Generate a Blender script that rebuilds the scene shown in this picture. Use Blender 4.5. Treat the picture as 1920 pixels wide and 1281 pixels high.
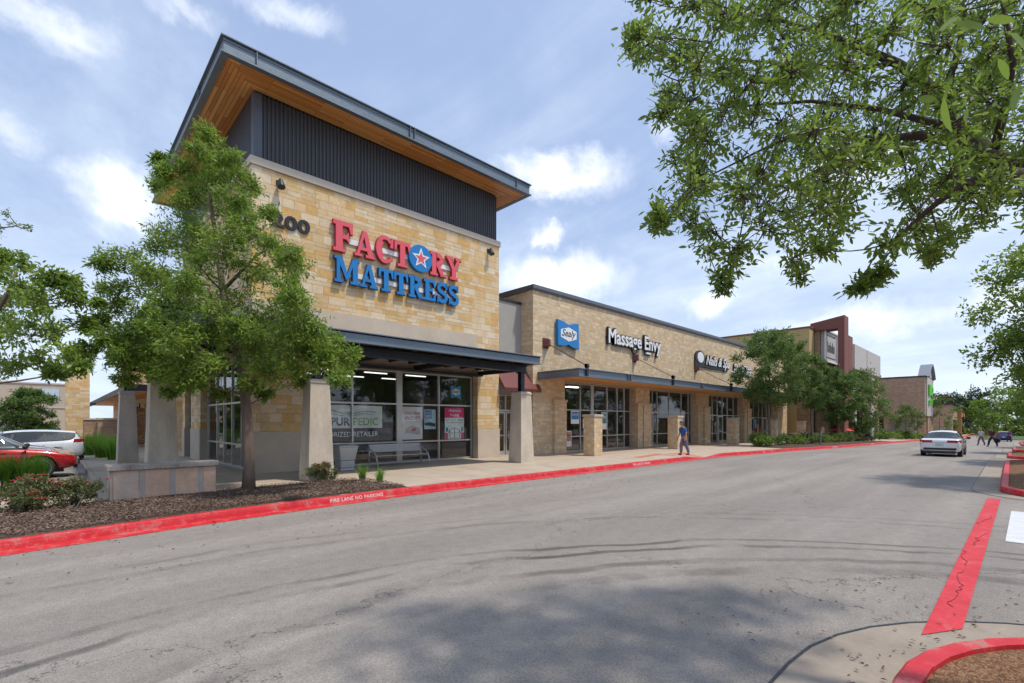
import bpy, bmesh, math, random
import numpy as np
from mathutils import Vector, Matrix
R = math.radians
S = bpy.context.scene
for o in list(bpy.data.objects): bpy.data.objects.remove(o)
# ---------------- camera ----------------
CX, CY, FX = 960.0, 790.0, 900.0
YAW = R(46.2)
FW = (math.cos(YAW), math.sin(YAW)); RT = (math.sin(YAW), -math.cos(YAW))
CAMZ = 1.9
cd = bpy.data.cameras.new('camera'); cam = bpy.data.objects.new('camera', cd)
S.collection.objects.link(cam); S.camera = cam
cam.location = (0, 0, CAMZ); cam.rotation_euler = (R(90), 0, YAW - R(90))
cd.sensor_width = 36; cd.lens = FX / 1920 * 36; cd.shift_y = (CY - 640.5) / 1920
cd.clip_end = 3000; cd.clip_start = .05
# ---------------- light ----------------
S.view_settings.view_transform = 'Standard'; S.view_settings.look = 'None'
S.view_settings.exposure = 0.72; S.view_settings.gamma = 1
SUND = Vector((.45, -.89, 0)).normalized(); ELEV = R(64.5)
sun_dir = Vector((SUND.x * math.cos(ELEV), SUND.y * math.cos(ELEV), math.sin(ELEV)))
sl = bpy.data.lights.new('sun', 'SUN'); so = bpy.data.objects.new('sun', sl); S.collection.objects.link(so)
sl.energy = 2.0; sl.angle = R(3.0); sl.color = (1.0, .92, .80)
so.rotation_euler = (-sun_dir).to_track_quat('-Z', 'Y').to_euler()
so.location = (0, 0, 60)

class NT:
    """tiny node helper"""
    def __init__(s, tree): s.t = tree; s.n = tree.nodes; s.l = tree.links
    def new(s, typ, ins=None, **kw):
        nd = s.n.new(typ)
        for k, v in kw.items(): setattr(nd, k, v)
        if ins:
            for k, v in ins.items():
                sk = nd.inputs[k]
                if hasattr(v, 'is_linked') or isinstance(v, bpy.types.NodeSocket): s.l.new(v, sk)
                else: sk.default_value = v
        return nd
    def math(s, op, a, b=0.0, c=0.0, clamp=False):
        return s.new('ShaderNodeMath', {0: a, 1: b, 2: c}, operation=op, use_clamp=clamp).outputs[0]
    def vmath(s, op, a, b=(0, 0, 0), out=0):
        return s.new('ShaderNodeVectorMath', {0: a, 1: b}, operation=op).outputs[out]
    def mix(s, f, a, b, blend='MIX'):
        nd = s.new('ShaderNodeMix', data_type='RGBA', blend_type=blend)
        for i, v in ((0, f), (6, a), (7, b)):
            if isinstance(v, bpy.types.NodeSocket): s.l.new(v, nd.inputs[i])
            else: nd.inputs[i].default_value = (v if i == 0 else (tuple(v) + (1,))[:4])
        return nd.outputs[2]
    def noise(s, vec, scale, detail=4, rough=.55, dist=0, out=0):
        ins = {'Scale': scale, 'Detail': detail, 'Roughness': rough, 'Distortion': dist}
        if vec is not None: ins['Vector'] = vec
        return s.new('ShaderNodeTexNoise', ins).outputs[out]
    def ramp(s, f, stops, interp='LINEAR'):
        nd = s.new('ShaderNodeValToRGB', {0: f}); cr = nd.color_ramp; cr.interpolation = interp
        while len(cr.elements) < len(stops): cr.elements.new(.5)
        for e, (p, c) in zip(cr.elements, stops):
            e.position = p; e.color = (c, c, c, 1) if isinstance(c, (int, float)) else tuple(c) + (1,)
        return nd.outputs[0]
    def mr(s, v, a, b, c=0.0, d=1.0, sm=True):
        return s.new('ShaderNodeMapRange', {0: v, 1: a, 2: b, 3: c, 4: d}, interpolation_type='SMOOTHSTEP' if sm else 'LINEAR').outputs[0]

# ---------------- sky ----------------
W = bpy.data.worlds.new('World'); S.world = W; W.use_nodes = True
w = NT(W.node_tree); w.n.clear()
sky = w.new('ShaderNodeTexSky', sky_type='NISHITA', sun_disc=False, sun_elevation=ELEV, sun_rotation=math.atan2(SUND.x, SUND.y),
            air_density=1.0, dust_density=1.6, ozone_density=2.2).outputs[0]
gen = w.new('ShaderNodeTexCoord').outputs['Generated']
dirv = w.vmath('NORMALIZE', gen)
sep = w.new('ShaderNodeSeparateXYZ', {0: dirv})
zc = w.math('MAXIMUM', sep.outputs[2], 0.0)
den = w.math('ADD', zc, .22)
pl = w.new('ShaderNodeCombineXYZ', {0: w.math('DIVIDE', sep.outputs[0], den), 1: w.math('DIVIDE', sep.outputs[1], den), 2: 0.0}).outputs[0]
base = w.mix(.72, sky, (2.45, 3.15, 4.7))
# thin high veil: streaky, broad
n1 = w.noise(w.vmath('MULTIPLY', pl, (1.0, .45, 1)), .9, 7, .62, .6)
n2 = w.noise(pl, 3.2, 6, .6, .3)
veil = w.mr(w.math('ADD', w.math('MULTIPLY', n1, .8), w.math('MULTIPLY', n2, .25)), .42, .68)
low = w.mr(zc, .0, .42, 1.0, 0.0)
veil = w.math('ADD', w.math('MULTIPLY', veil, .55), w.math('MULTIPLY', low, .55), clamp=True)
col = w.mix(veil, base, (4.7, 5.4, 6.3))
def pdir(px, py):
    r = (px - CX) / FX; u = (CY - py) / FX
    v = Vector((FW[0] + r * RT[0], FW[1] + r * RT[1], u)); return v.normalized()
nz = w.vmath('SUBTRACT', w.noise(dirv, 6.5, 9, .62, .3, 1), (.5, .5, .5))
nz2 = w.vmath('SUBTRACT', w.noise(dirv, 22, 7, .6, 0, 1), (.5, .5, .5))
dist = w.vmath('ADD', dirv, w.vmath('ADD', w.vmath('MULTIPLY', nz, (.17, .17, .13)), w.vmath('MULTIPLY', nz2, (.05, .05, .05))))
acc = None
for (px, py, rw, rh, a) in ((235, 375, .07, .05, .9), (1040, 325, .12, .048, 1.0), (1045, 520, .13, .05, 1.0), (1325, 568, .045, .032, .8),
                        (1262, 222, .03, .03, .45), (1020, 440, .035, .025, .75), (540, 22, .07, .03, .6), (70, 35, .07, .03, .5), (340, 20, .05, .02, .35),
                        (1610, 608, .11, .03, .7), (1560, 330, .08, .04, .5), (1890, 560, .12, .03, .5), (30, 260, .05, .02, .25), (1440, 500, .07, .02, .3)):
    c = pdir(px, py); rt = Vector((c.y, -c.x, 0)).normalized(); up = rt.cross(c).normalized()
    df = w.vmath('SUBTRACT', dist, tuple(c))
    a1 = w.math('DIVIDE', w.vmath('DOT_PRODUCT', df, tuple(rt), 1), rw)
    a2 = w.math('DIVIDE', w.vmath('DOT_PRODUCT', df, tuple(up), 1), rh)
    a3 = w.math('DIVIDE', w.vmath('DOT_PRODUCT', df, tuple(c), 1), rw * 1.2)
    d = w.math('SQRT', w.math('ADD', w.math('ADD', w.math('MULTIPLY', a1, a1), w.math('MULTIPLY', a2, a2)), w.math('MULTIPLY', a3, a3)))
    m = w.mr(d, 1.3, .05, 0.0, a * .95)
    acc = m if acc is None else w.math('MAXIMUM', acc, m)
shade = w.mr(w.noise(dirv, 14, 5, .6), .35, .65)
cc = w.mix(shade, (6.0, 6.4, 7.2), (8.3, 8.3, 8.4))
col = w.mix(acc, col, cc)
bg = w.new('ShaderNodeBackground', {'Color': col, 'Strength': .115})
w.new('ShaderNodeOutputWorld', {0: bg.outputs[0]})

# ---------------- terrain ----------------
def gz(x):
    if x < 30: return 0.0
    if x < 36: return -.0155 * (x - 30) ** 2 / 12
    return -.0155 * (min(x, 108) - 33)
def P(px, py, t):
    r = (px - CX) / FX; u = (CY - py) / FX
    return Vector(((FW[0] + r * RT[0]) * t, (FW[1] + r * RT[1]) * t, CAMZ + u * t))
# ---------------- materials ----------------
MATS = {}
def newmat(name):
    m = bpy.data.materials.new(name); m.use_nodes = True; n = NT(m.node_tree)
    b = m.node_tree.nodes['Principled BSDF']; return m, n, b
def mat(name, col, rough=.6, metal=0.0, var=.12, vs=3.0, bump=0.0, bs=40.0, spec=.5, stretch=(1, 1, 1), coat=0.0):
    if name in MATS: return MATS[name]
    m, n, b = newmat(name)
    co = n.new('ShaderNodeTexCoord').outputs['Object']
    if stretch != (1, 1, 1): co = n.vmath('MULTIPLY', co, stretch)
    f = n.noise(co, vs, 6, .6)
    f2 = n.noise(co, vs * 9, 4, .6)
    f = n.math('ADD', n.math('MULTIPLY', f, .7), n.math('MULTIPLY', f2, .3))
    f = n.mr(f, .3, .7, sm=False)
    lo = tuple(max(0, c * (1 - var)) for c in col); hi = tuple(min(1, c * (1 + var)) for c in col)
    n.l.new(n.mix(f, lo, hi), b.inputs['Base Color'])
    n.l.new(n.mr(f2, .3, .7, max(.02, rough - .08), min(1, rough + .08)), b.inputs['Roughness'])
    b.inputs['Metallic'].default_value = metal; b.inputs['Specular IOR Level'].default_value = spec
    b.inputs['Coat Weight'].default_value = coat
    if bump:
        bn = n.new('ShaderNodeBump', {'Strength': bump, 'Distance': .02, 'Height': n.noise(co, bs, 5, .6)})
        n.l.new(bn.outputs[0], b.inputs['Normal'])
    MATS[name] = m; return m
def stone(name, cols, bw=.62, bh=.3, mortar=(.42, .36, .28), bump=.6, msize=.008, rough=.85, off=(0, 0)):
    m, n, b = newmat(name)
    co = n.new('ShaderNodeTexCoord').outputs['Object']
    sp = n.new('ShaderNodeSeparateXYZ', {0: co})
    u = n.math('ADD', n.math('ADD', sp.outputs[0], sp.outputs[1]), off[0])
    v = n.math('ADD', sp.outputs[2], off[1])
    # two ashlar modules mixed in bands so that blocks vary in size
    vec = n.new('ShaderNodeCombineXYZ', {0: u, 1: v, 2: 0.0}).outputs[0]
    def brick(w_, h_, sq, fr):
        return n.new('ShaderNodeTexBrick', {'Vector': vec, 'Color1': (0, 0, 0, 1), 'Color2': (1, 1, 1, 1), 'Mortar': (.5, .5, .5, 1), 'Scale': 1.0, 'Mortar Size': msize,
            'Mortar Smooth': .4, 'Bias': 0.0, 'Brick Width': w_, 'Row Height': h_}, offset=.5, squash=sq, squash_frequency=fr)
    A = brick(bw, bh, .62, 3); B = brick(bw * .72, bh * .5, 1.4, 2)
    # choose per big block whether it is split
    wn = n.new('ShaderNodeTexWhiteNoise', {'Vector': n.new('ShaderNodeCombineXYZ', {0: n.math('FLOOR', n.math('DIVIDE', u, bw * 2.17)), 1: n.math('FLOOR', n.math('DIVIDE', v, bh)), 2: 0.0}).outputs[0]}, noise_dimensions='3D').outputs[0]
    sel = n.math('GREATER_THAN', wn, .6)
    rnd = n.mix(sel, A.outputs[0], B.outputs[0]); fac = n.math('ADD', n.math('MULTIPLY', A.outputs[1], n.math('SUBTRACT', 1.0, sel)), n.math('MULTIPLY', B.outputs[1], sel))
    k = len(cols); stops = [((i + .0) / k, c) for i, c in enumerate(cols)]
    rv = n.math('FRACT', n.math('MULTIPLY', rnd, 7.31))
    cc = n.ramp(rv, stops, 'CONSTANT')
    nv = n.noise(co, 2.6, 7, .65, .4); nf = n.noise(co, 19, 6, .65)
    cc = n.mix(n.math('MULTIPLY', n.mr(nv, .5, .75), .25), cc, cols[-1])
    cc = n.mix(1.0, cc, n.ramp(n.math('ADD', n.math('MULTIPLY', nv, .5), n.math('MULTIPLY', nf, .5)), [(.25, .72), (.75, 1.22)]), 'MULTIPLY')
    cc = n.mix(n.math('MULTIPLY', fac, .6), cc, mortar)
    n.l.new(cc, b.inputs['Base Color']); b.inputs['Roughness'].default_value = rough; b.inputs['Specular IOR Level'].default_value = .25
    h = n.math('ADD', n.math('MULTIPLY', n.math('SUBTRACT', 1.0, fac), .6), n.math('ADD', n.math('MULTIPLY', nf, .5), n.math('MULTIPLY', rnd, .3)))
    bn = n.new('ShaderNodeBump', {'Strength': bump, 'Distance': .025, 'Height': h})
    n.l.new(bn.outputs[0], b.inputs['Normal'])
    MATS[name] = m; return m
def wood(name, axis):
    m, n, b = newmat(name)
    co = n.new('ShaderNodeTexCoord').outputs['Object']
    sp = n.new('ShaderNodeSeparateXYZ', {0: co})
    u, v = (sp.outputs[0], sp.outputs[1]) if axis == 'x' else (sp.outputs[1], sp.outputs[0])
    vec = n.new('ShaderNodeCombineXYZ', {0: u, 1: v, 2: 0.0}).outputs[0]
    A = n.new('ShaderNodeTexBrick', {'Vector': vec, 'Color1': (0, 0, 0, 1), 'Color2': (1, 1, 1, 1), 'Mortar': (0, 0, 0, 1), 'Scale': 1.0, 'Mortar Size': .006, 'Brick Width': 2.6, 'Row Height': .125}, offset=.37)
    g = n.noise(n.vmath('MULTIPLY', vec, (1.2, 22, 1)), 2, 6, .6, .3)
    c = n.ramp(n.math('ADD', n.math('MULTIPLY', A.outputs[0], .6), n.math('MULTIPLY', g, .4)), [(.1, (.54, .19, .045)), (.5, (.80, .36, .10)), (.9, (.88, .52, .20))])
    c = n.mix(A.outputs[1], c, (.06, .025, .01))
    n.l.new(c, b.inputs['Base Color']); b.inputs['Roughness'].default_value = .5
    MATS[name] = m; return m
def leafmat(name, a, bcol, trans=.35, rough=.5):
    m, n, b = newmat(name)
    g = n.new('ShaderNodeNewGeometry').outputs['Random Per Island']
    co = n.new('ShaderNodeTexCoord').outputs['Object']
    c = n.mix(n.math('ADD', n.math('MULTIPLY', g, .65), n.math('MULTIPLY', n.mr(n.noise(co, .9, 3), .35, .65), .35)), a, bcol)
    n.l.new(c, b.inputs['Base Color']); b.inputs['Roughness'].default_value = rough; b.inputs['Specular IOR Level'].default_value = .35
    tr = n.new('ShaderNodeBsdfTranslucent', {'Color': n.mix(.5, c, tuple(min(1, x * 2.2) for x in bcol))})
    mx = n.new('ShaderNodeMixShader', {0: trans, 1: b.outputs[0], 2: tr.outputs[0]})
    n.l.new(mx.outputs[0], m.node_tree.nodes['Material Output'].inputs[0])
    MATS[name] = m; return m
def glassmat(name, tint=(.55, .6, .6), refl=1.0, ior=1.6):
    m, n, b = newmat(name)
    fr = n.new('ShaderNodeFresnel', {'IOR': ior}).outputs[0]
    front = n.math('SUBTRACT', 1.0, n.new('ShaderNodeNewGeometry').outputs['Backfacing'])
    co = n.new('ShaderNodeTexCoord').outputs['Object']
    bn = n.new('ShaderNodeBump', {'Strength': .03, 'Distance': .02, 'Height': n.noise(co, 1.1, 2)}).outputs[0]
    gl = n.new('ShaderNodeBsdfGlossy', {'Color': (refl, refl, refl, 1), 'Roughness': .015, 'Normal': bn})
    tp = n.new('ShaderNodeBsdfTransparent', {'Color': tint + (1,)})
    mx = n.new('ShaderNodeMixShader', {0: n.math('MULTIPLY', n.math('ADD', fr, .03, clamp=True), front), 1: tp.outputs[0], 2: gl.outputs[0]})
    n.l.new(mx.outputs[0], m.node_tree.nodes['Material Output'].inputs[0])
    MATS[name] = m; return m
def emat(name, col, s=1.0):
    m, n, b = newmat(name)
    b.inputs['Base Color'].default_value = tuple(col) + (1,); b.inputs['Emission Color'].default_value = tuple(col) + (1,); b.inputs['Emission Strength'].default_value = s
    MATS[name] = m; return m

mSTONE = stone('tower_limestone', [(.64, .46, .25), (.70, .53, .32), (.72, .57, .37), (.66, .41, .16), (.73, .58, .39), (.71, .51, .28), (.68, .46, .20), (.73, .61, .44)], .66, .31, bump=.9)
mSTONE2 = stone('shop_limestone', [(0.590, 0.456, 0.295), (0.670, 0.523, 0.348), (0.710, 0.549, 0.362), (0.630, 0.442, 0.241), (0.737, 0.603, 0.415), (0.670, 0.496, 0.295), (0.616, 0.482, 0.335)], .42, .19, bump=.8)
mSTONE3 = stone('brown_stone', [(0.300, 0.204, 0.132), (0.360, 0.252, 0.168), (0.336, 0.228, 0.144), (0.396, 0.276, 0.180)], .5, .22, mortar=(.25, .2, .15))
mSTONE4 = stone('pink_tan_brick', [(0.435, 0.290, 0.203), (0.493, 0.334, 0.232), (0.522, 0.362, 0.261), (0.435, 0.275, 0.189)], .4, .15, mortar=(.3, .24, .18))
mLEDGE = stone('ledge_stone', [(.40, .20, .10), (.50, .30, .16), (.36, .22, .12), (.55, .38, .22)], .35, .07, mortar=(.1, .07, .05), bump=1)
mCONC = mat('cast_concrete', (.54, .46, .37), .85, var=.13, vs=1.4, bump=.15)
mCOLC = mat('column_concrete', (.54, .47, .38), .88, var=.26, vs=1.3, bump=.25, bs=30, stretch=(1.6, 1.6, .6))
mSTUC = mat('grey_stucco', (.36, .35, .33), .9, var=.05)
mBEIGE = mat('beige_stucco', (.46, .38, .30), .9, var=.06)
mYEL = mat('ochre_stucco', (.50, .36, .17), .9, var=.06)
mWHST = mat('pale_panel', (.47, .44, .42), .8, var=.04)
mSIDE = mat('charcoal_siding', (.066, .067, .074), .5, metal=.3, var=.1, vs=1)
mSTEEL = mat('blue_grey_steel', (.17, .21, .25), .42, metal=.35, var=.16, vs=1.6, stretch=(.4, .4, 2))
mDSTEEL = mat('dark_steel', (.035, .04, .05), .45, metal=.3, var=.2)
mALU = mat('silver_aluminium', (.55, .55, .53), .35, metal=.6, var=.06)
mBURG = mat('burgundy_metal', (.16, .045, .040), .5, var=.12)
mBURG2 = mat('burgundy_stucco', (.20, .075, .06), .8, var=.12)
mWOODX = wood('cedar_planks_x', 'x'); mWOODY = wood('cedar_planks_y', 'y')
mGLASS = glassmat('shop_glass', (.94, .96, .96), ior=1.5); mGLASS2 = glassmat('car_glass', (.40, .46, .46), .9, 1.7)
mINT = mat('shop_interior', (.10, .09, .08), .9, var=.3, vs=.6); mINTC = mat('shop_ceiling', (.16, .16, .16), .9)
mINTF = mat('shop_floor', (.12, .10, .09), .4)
mLAMP = emat('fluorescent_tube', (.9, .92, .88), 1.1)
mWHITE = mat('white_plastic', (.80, .80, .80), .4, var=.03); mBLK = mat('black_plastic', (.012, .012, .014), .45, var=.2)
mRUB = mat('tyre_rubber', (.02, .02, .02), .8); mRIM = mat('alloy_rim', (.45, .46, .47), .3, metal=.8)
mBARK = mat('grey_brown_bark', (.17, .125, .095), .95, var=.45, vs=6, bump=1, bs=22, stretch=(1, 1, .25))
mBARK2 = mat('dark_bark', (.085, .06, .045), .95, var=.45, vs=8, bump=1, bs=30, stretch=(1, 1, .4))
# ---------------- geometry helpers ----------------
class MB:
    def __init__(s): s.v = []; s.f = []
    def add(s, vs, fs):
        k = len(s.v); s.v += [tuple(p) for p in vs]; s.f += [tuple(i + k for i in f) for f in fs]; return s
    def box(s, x0, x1, y0, y1, z0, z1):
        if x0 > x1: x0, x1 = x1, x0
        if y0 > y1: y0, y1 = y1, y0
        return s.hexa([(x0, y0), (x1, y0), (x1, y1), (x0, y1)], z0, z1)
    def hexa(s, poly, z0, z1, top=None):
        n = len(poly); top = top or poly
        vs = [(p[0], p[1], z0) for p in poly] + [(p[0], p[1], z1) for p in top]
        fs = [tuple(range(n - 1, -1, -1)), tuple(range(n, 2 * n))] + [(i, (i + 1) % n, n + (i + 1) % n, n + i) for i in range(n)]
        return s.add(vs, fs)
    def prism(s, poly, fr, d0, d1):
        """poly in (u,v) of frame fr=(origin,U,V,N); extruded from d0 to d1 along N"""
        o, U, V, N = fr; n = len(poly)
        vs = [o + U * p[0] + V * p[1] + N * d0 for p in poly] + [o + U * p[0] + V * p[1] + N * d1 for p in poly]
        fs = [tuple(range(n - 1, -1, -1)), tuple(range(n, 2 * n))] + [(i, (i + 1) % n, n + (i + 1) % n, n + i) for i in range(n)]
        return s.add(vs, fs)
    def tube(s, pts, rad, seg=8, cap=True):
        pts = [Vector(p) for p in pts]; n = len(pts)
        if not isinstance(rad, (list, tuple)): rad = [rad] * n
        vs = []; fs = []; a = None
        for i, p in enumerate(pts):
            d = (pts[min(i + 1, n - 1)] - pts[max(i - 1, 0)])
            if d.length < 1e-9: d = Vector((0, 0, 1))
            d.normalize()
            if a is None: a = d.orthogonal().normalized()
            a = (a - d * a.dot(d)); a = a.normalized() if a.length > 1e-6 else d.orthogonal().normalized()
            b = d.cross(a)
            for k in range(seg):
                th = 2 * math.pi * k / seg
                vs.append(p + (a * math.cos(th) + b * math.sin(th)) * rad[i])
        for i in range(n - 1):
            for k in range(seg):
                k2 = (k + 1) % seg
                fs.append((i * seg + k, i * seg + k2, (i + 1) * seg + k2, (i + 1) * seg + k))
        if cap: fs += [tuple(range(seg - 1, -1, -1)), tuple(range((n - 1) * seg, n * seg))]
        return s.add(vs, fs)
    def sphere(s, c, r, seg=12, rings=8):
        rx, ry, rz = r if isinstance(r, (tuple, list)) else (r, r, r); vs = []; fs = []
        for i in range(rings + 1):
            ph = math.pi * i / rings
            for k in range(seg):
                th = 2 * math.pi * k / seg
                vs.append((c[0] + rx * math.sin(ph) * math.cos(th), c[1] + ry * math.sin(ph) * math.sin(th), c[2] + rz * math.cos(ph)))
        for i in range(rings):
            for k in range(seg): k2 = (k + 1) % seg; fs.append((i * seg + k, (i + 1) * seg + k, (i + 1) * seg + k2, i * seg + k2))
        return s.add(vs, fs)
    def lathe(s, c, prof, seg=20, axis='z'):
        vs = []; fs = []
        for (r, h) in prof:
            for k in range(seg):
                th = 2 * math.pi * k / seg; a, b = r * math.cos(th), r * math.sin(th)
                vs.append((c[0] + a, c[1] + b, c[2] + h) if axis == 'z' else (c[0] + a, c[1] + h, c[2] + b))
        for i in range(len(prof) - 1):
            for k in range(seg): k2 = (k + 1) % seg; fs.append((i * seg + k, i * seg + k2, (i + 1) * seg + k2, (i + 1) * seg + k))
        fs += [tuple(range(seg)), tuple(range((len(prof) - 1) * seg, len(prof) * seg))]
        return s.add(vs, fs)
    def build(s, name, m, parent=None, smooth=False, bevel=0):
        me = bpy.data.meshes.new(name); me.from_pydata(s.v, [], s.f)
        bm = bmesh.new(); bm.from_mesh(me); bmesh.ops.recalc_face_normals(bm, faces=bm.faces); bm.to_mesh(me); bm.free()
        if smooth: me.polygons.foreach_set('use_smooth', [True] * len(me.polygons))
        me.materials.append(m)
        return link(name, me, parent, bevel)
def link(name, me, parent=None, bevel=0):
    o = bpy.data.objects.new(name, me); S.collection.objects.link(o)
    if parent:
        o.parent = parent; o.matrix_parent_inverse = parent_world(parent).inverted()
    if bevel:
        md = o.modifiers.new('bevel', 'BEVEL'); md.width = bevel; md.segments = 2; md.limit_method = 'ANGLE'
    return o
def parent_world(p):
    m = Matrix.Translation(p.location) @ p.rotation_euler.to_matrix().to_4x4()
    if p.parent: m = parent_world(p.parent) @ p.matrix_parent_inverse @ m
    return m
def tag(o, label, cat=None, group=None, kind=None):
    if label: o['label'] = label
    if cat: o['category'] = cat
    if group: o['group'] = group
    if kind: o['kind'] = kind
    return o
def thing(name, label, cat, loc=(0, 0, 0), rz=0, group=None):
    o = bpy.data.objects.new(name, None); S.collection.objects.link(o); o.location = loc; o.rotation_euler = (0, 0, rz); o.empty_display_size = .2
    return tag(o, label, cat, group)
def struct(name, o): o.name = name; o['kind'] = 'structure'; return o
def copy_tree(o, parent=None):
    c = o.copy(); S.collection.objects.link(c)
    if parent: c.parent = parent
    for ch in [x for x in bpy.data.objects if x.parent == o]: copy_tree(ch, c)
    return c
def local(mb_fn): pass
FY = lambda y, x=0, z=0: (Vector((x, y, z)), Vector((1, 0, 0)), Vector((0, 0, 1)), Vector((0, -1, 0)))   # a facade facing the road
FXm = lambda x, y=0, z=0: (Vector((x, y, z)), Vector((0, -1, 0)), Vector((0, 0, 1)), Vector((-1, 0, 0)))  # a facade facing the parking side
_tc = {}
def text_poly(s, offset=0.0, shear=0.0, spacing=1.0, extrude=.5, res=3):
    key = (s, offset, shear, spacing, extrude)
    if key in _tc: return _tc[key]
    cu = bpy.data.curves.new('tmp', 'FONT'); cu.body = s; cu.size = 1; cu.offset = offset; cu.shear = shear; cu.space_character = spacing
    cu.extrude = extrude; cu.resolution_u = res
    ob = bpy.data.objects.new('tmp', cu); S.collection.objects.link(ob)
    dg = bpy.context.evaluated_depsgraph_get(); me = bpy.data.meshes.new_from_object(ob.evaluated_get(dg))
    vs = [v.co.copy() for v in me.vertices]; fs = [tuple(p.vertices) for p in me.polygons]
    bpy.data.objects.remove(ob); bpy.data.curves.remove(cu); bpy.data.meshes.remove(me)
    _tc[key] = (vs, fs); return vs, fs
def text(mb, s, fr, u0, v0, h, width=None, d0=.0, d1=.01, offset=0.0, shear=0.0, spacing=1.0, center=False):
    """cap height h; baseline v0; scaled to width if given"""
    vs, fs = text_poly(s, offset, shear, spacing)
    if not vs: return
    o, U, V, N = fr; x0 = min(v.x for v in vs); x1 = max(v.x for v in vs)
    sy = h / .70; sx = sy if width is None else width / (x1 - x0)
    if center: u0 = u0 - (x1 - x0) * sx / 2
    mb.add([o + U * (u0 + (v.x - x0) * sx) + V * (v0 + v.y * sy) + N * (d0 if v.z < 0 else d1) for v in vs], fs)

# ---------------- walls with openings ----------------
def wall(mb, axis, u0, u1, v, th, z0, z1, ops=()):
    """axis 'y': plane Y=v, thickness to +Y ; axis 'x': plane X=v, thickness to +X. ops: (ua,ub,za,zb)"""
    us = sorted(set([u0, u1] + [a for o in ops for a in o[:2]])); us = [a for a in us if u0 <= a <= u1]
    for a, b in zip(us[:-1], us[1:]):
        segs = [(z0, z1)]
        for o in ops:
            if o[0] <= a + 1e-6 and o[1] >= b - 1e-6:
                ns = []
                for (p, q) in segs:
                    if o[2] > p: ns.append((p, min(q, o[2])))
                    if o[3] < q: ns.append((max(p, o[3]), q))
                segs = [x for x in ns if x[1] - x[0] > 1e-4]
        for p, q in segs:
            if axis == 'y': mb.box(a, b, v, v + th, p, q)
            else: mb.box(v, v + th, a, b, p, q)
def glazing(parent, axis, u0, u1, v, z0, z1, us, zs, fr=.055, wide=(), name='window', dep=.1, glass=None, m=None):
    f = MB()
    def bx(a, b, p, q, d=0):
        if axis == 'y': f.box(a, b, v - d, v + dep - d, p, q)
        else: f.box(v - d, v + dep - d, a, b, p, q)
    bx(u0, u1, z0, z0 + fr * 1.3); bx(u0, u1, z1 - fr, z1)
    allu = sorted([u0 + fr / 2, u1 - fr / 2] + list(us))
    for a in allu:
        h = (.13 if a in wide else fr / 2); bx(a - h, a + h, z0 + fr * 1.3, z1 - fr, .004)
    for z in zs:
        prev = u0
        for a in allu:
            h = (.13 if a in wide else fr / 2)
            if a - h - prev > .02: bx(prev, a - h, z - fr / 2, z + fr / 2, -.004)
            prev = a + h
    fo = f.build(name, m or mALU, parent)
    g = MB()
    if axis == 'y': g.box(u0 + .01, u1 - .01, v + dep * .45, v + dep * .45 + .008, z0 + .01, z1 - .01)
    else: g.box(v + dep * .45, v + dep * .45 + .008, u0 + .01, u1 - .01, z0 + .01, z1 - .01)
    g.build('pane', glass or mGLASS, fo)
    return fo
def door(parent, axis, u0, u1, v, z0, z1, hs=1):
    f = MB(); fw = .09
    def bx(mb, a, b, d0, d1, p, q):
        if axis == 'y': mb.box(a, b, v + d0, v + d1, p, q)
        else: mb.box(v + d0, v + d1, a, b, p, q)
    bx(f, u0, u0 + fw, 0, .06, z0, z1); bx(f, u1 - fw, u1, 0, .06, z0, z1); bx(f, u0 + fw, u1 - fw, .0, .06, z0, z0 + .22); bx(f, u0 + fw, u1 - fw, 0, .06, z1 - fw, z1)
    bx(f, u0 + fw, u1 - fw, .005, .055, z0 + .98, z0 + 1.05)
    d = f.build('door', mALU, parent)
    g = MB(); bx(g, u0 + fw, u1 - fw, .025, .033, z0 + .22, z1 - fw); g.build('pane', mGLASS, d)
    h = MB(); hu = u0 + .14 if hs else u1 - .14
    bx(h, hu - .015, hu + .015, -.07, -.04, z0 + .85, z0 + 1.25); bx(h, hu - .012, hu + .012, -.04, 0.002, z0 + .88, z0 + .91); bx(h, hu - .012, hu + .012, -.04, 0.002, z0 + 1.19, z0 + 1.22)
    h.build('handle', mALU, d)
    return d

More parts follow.
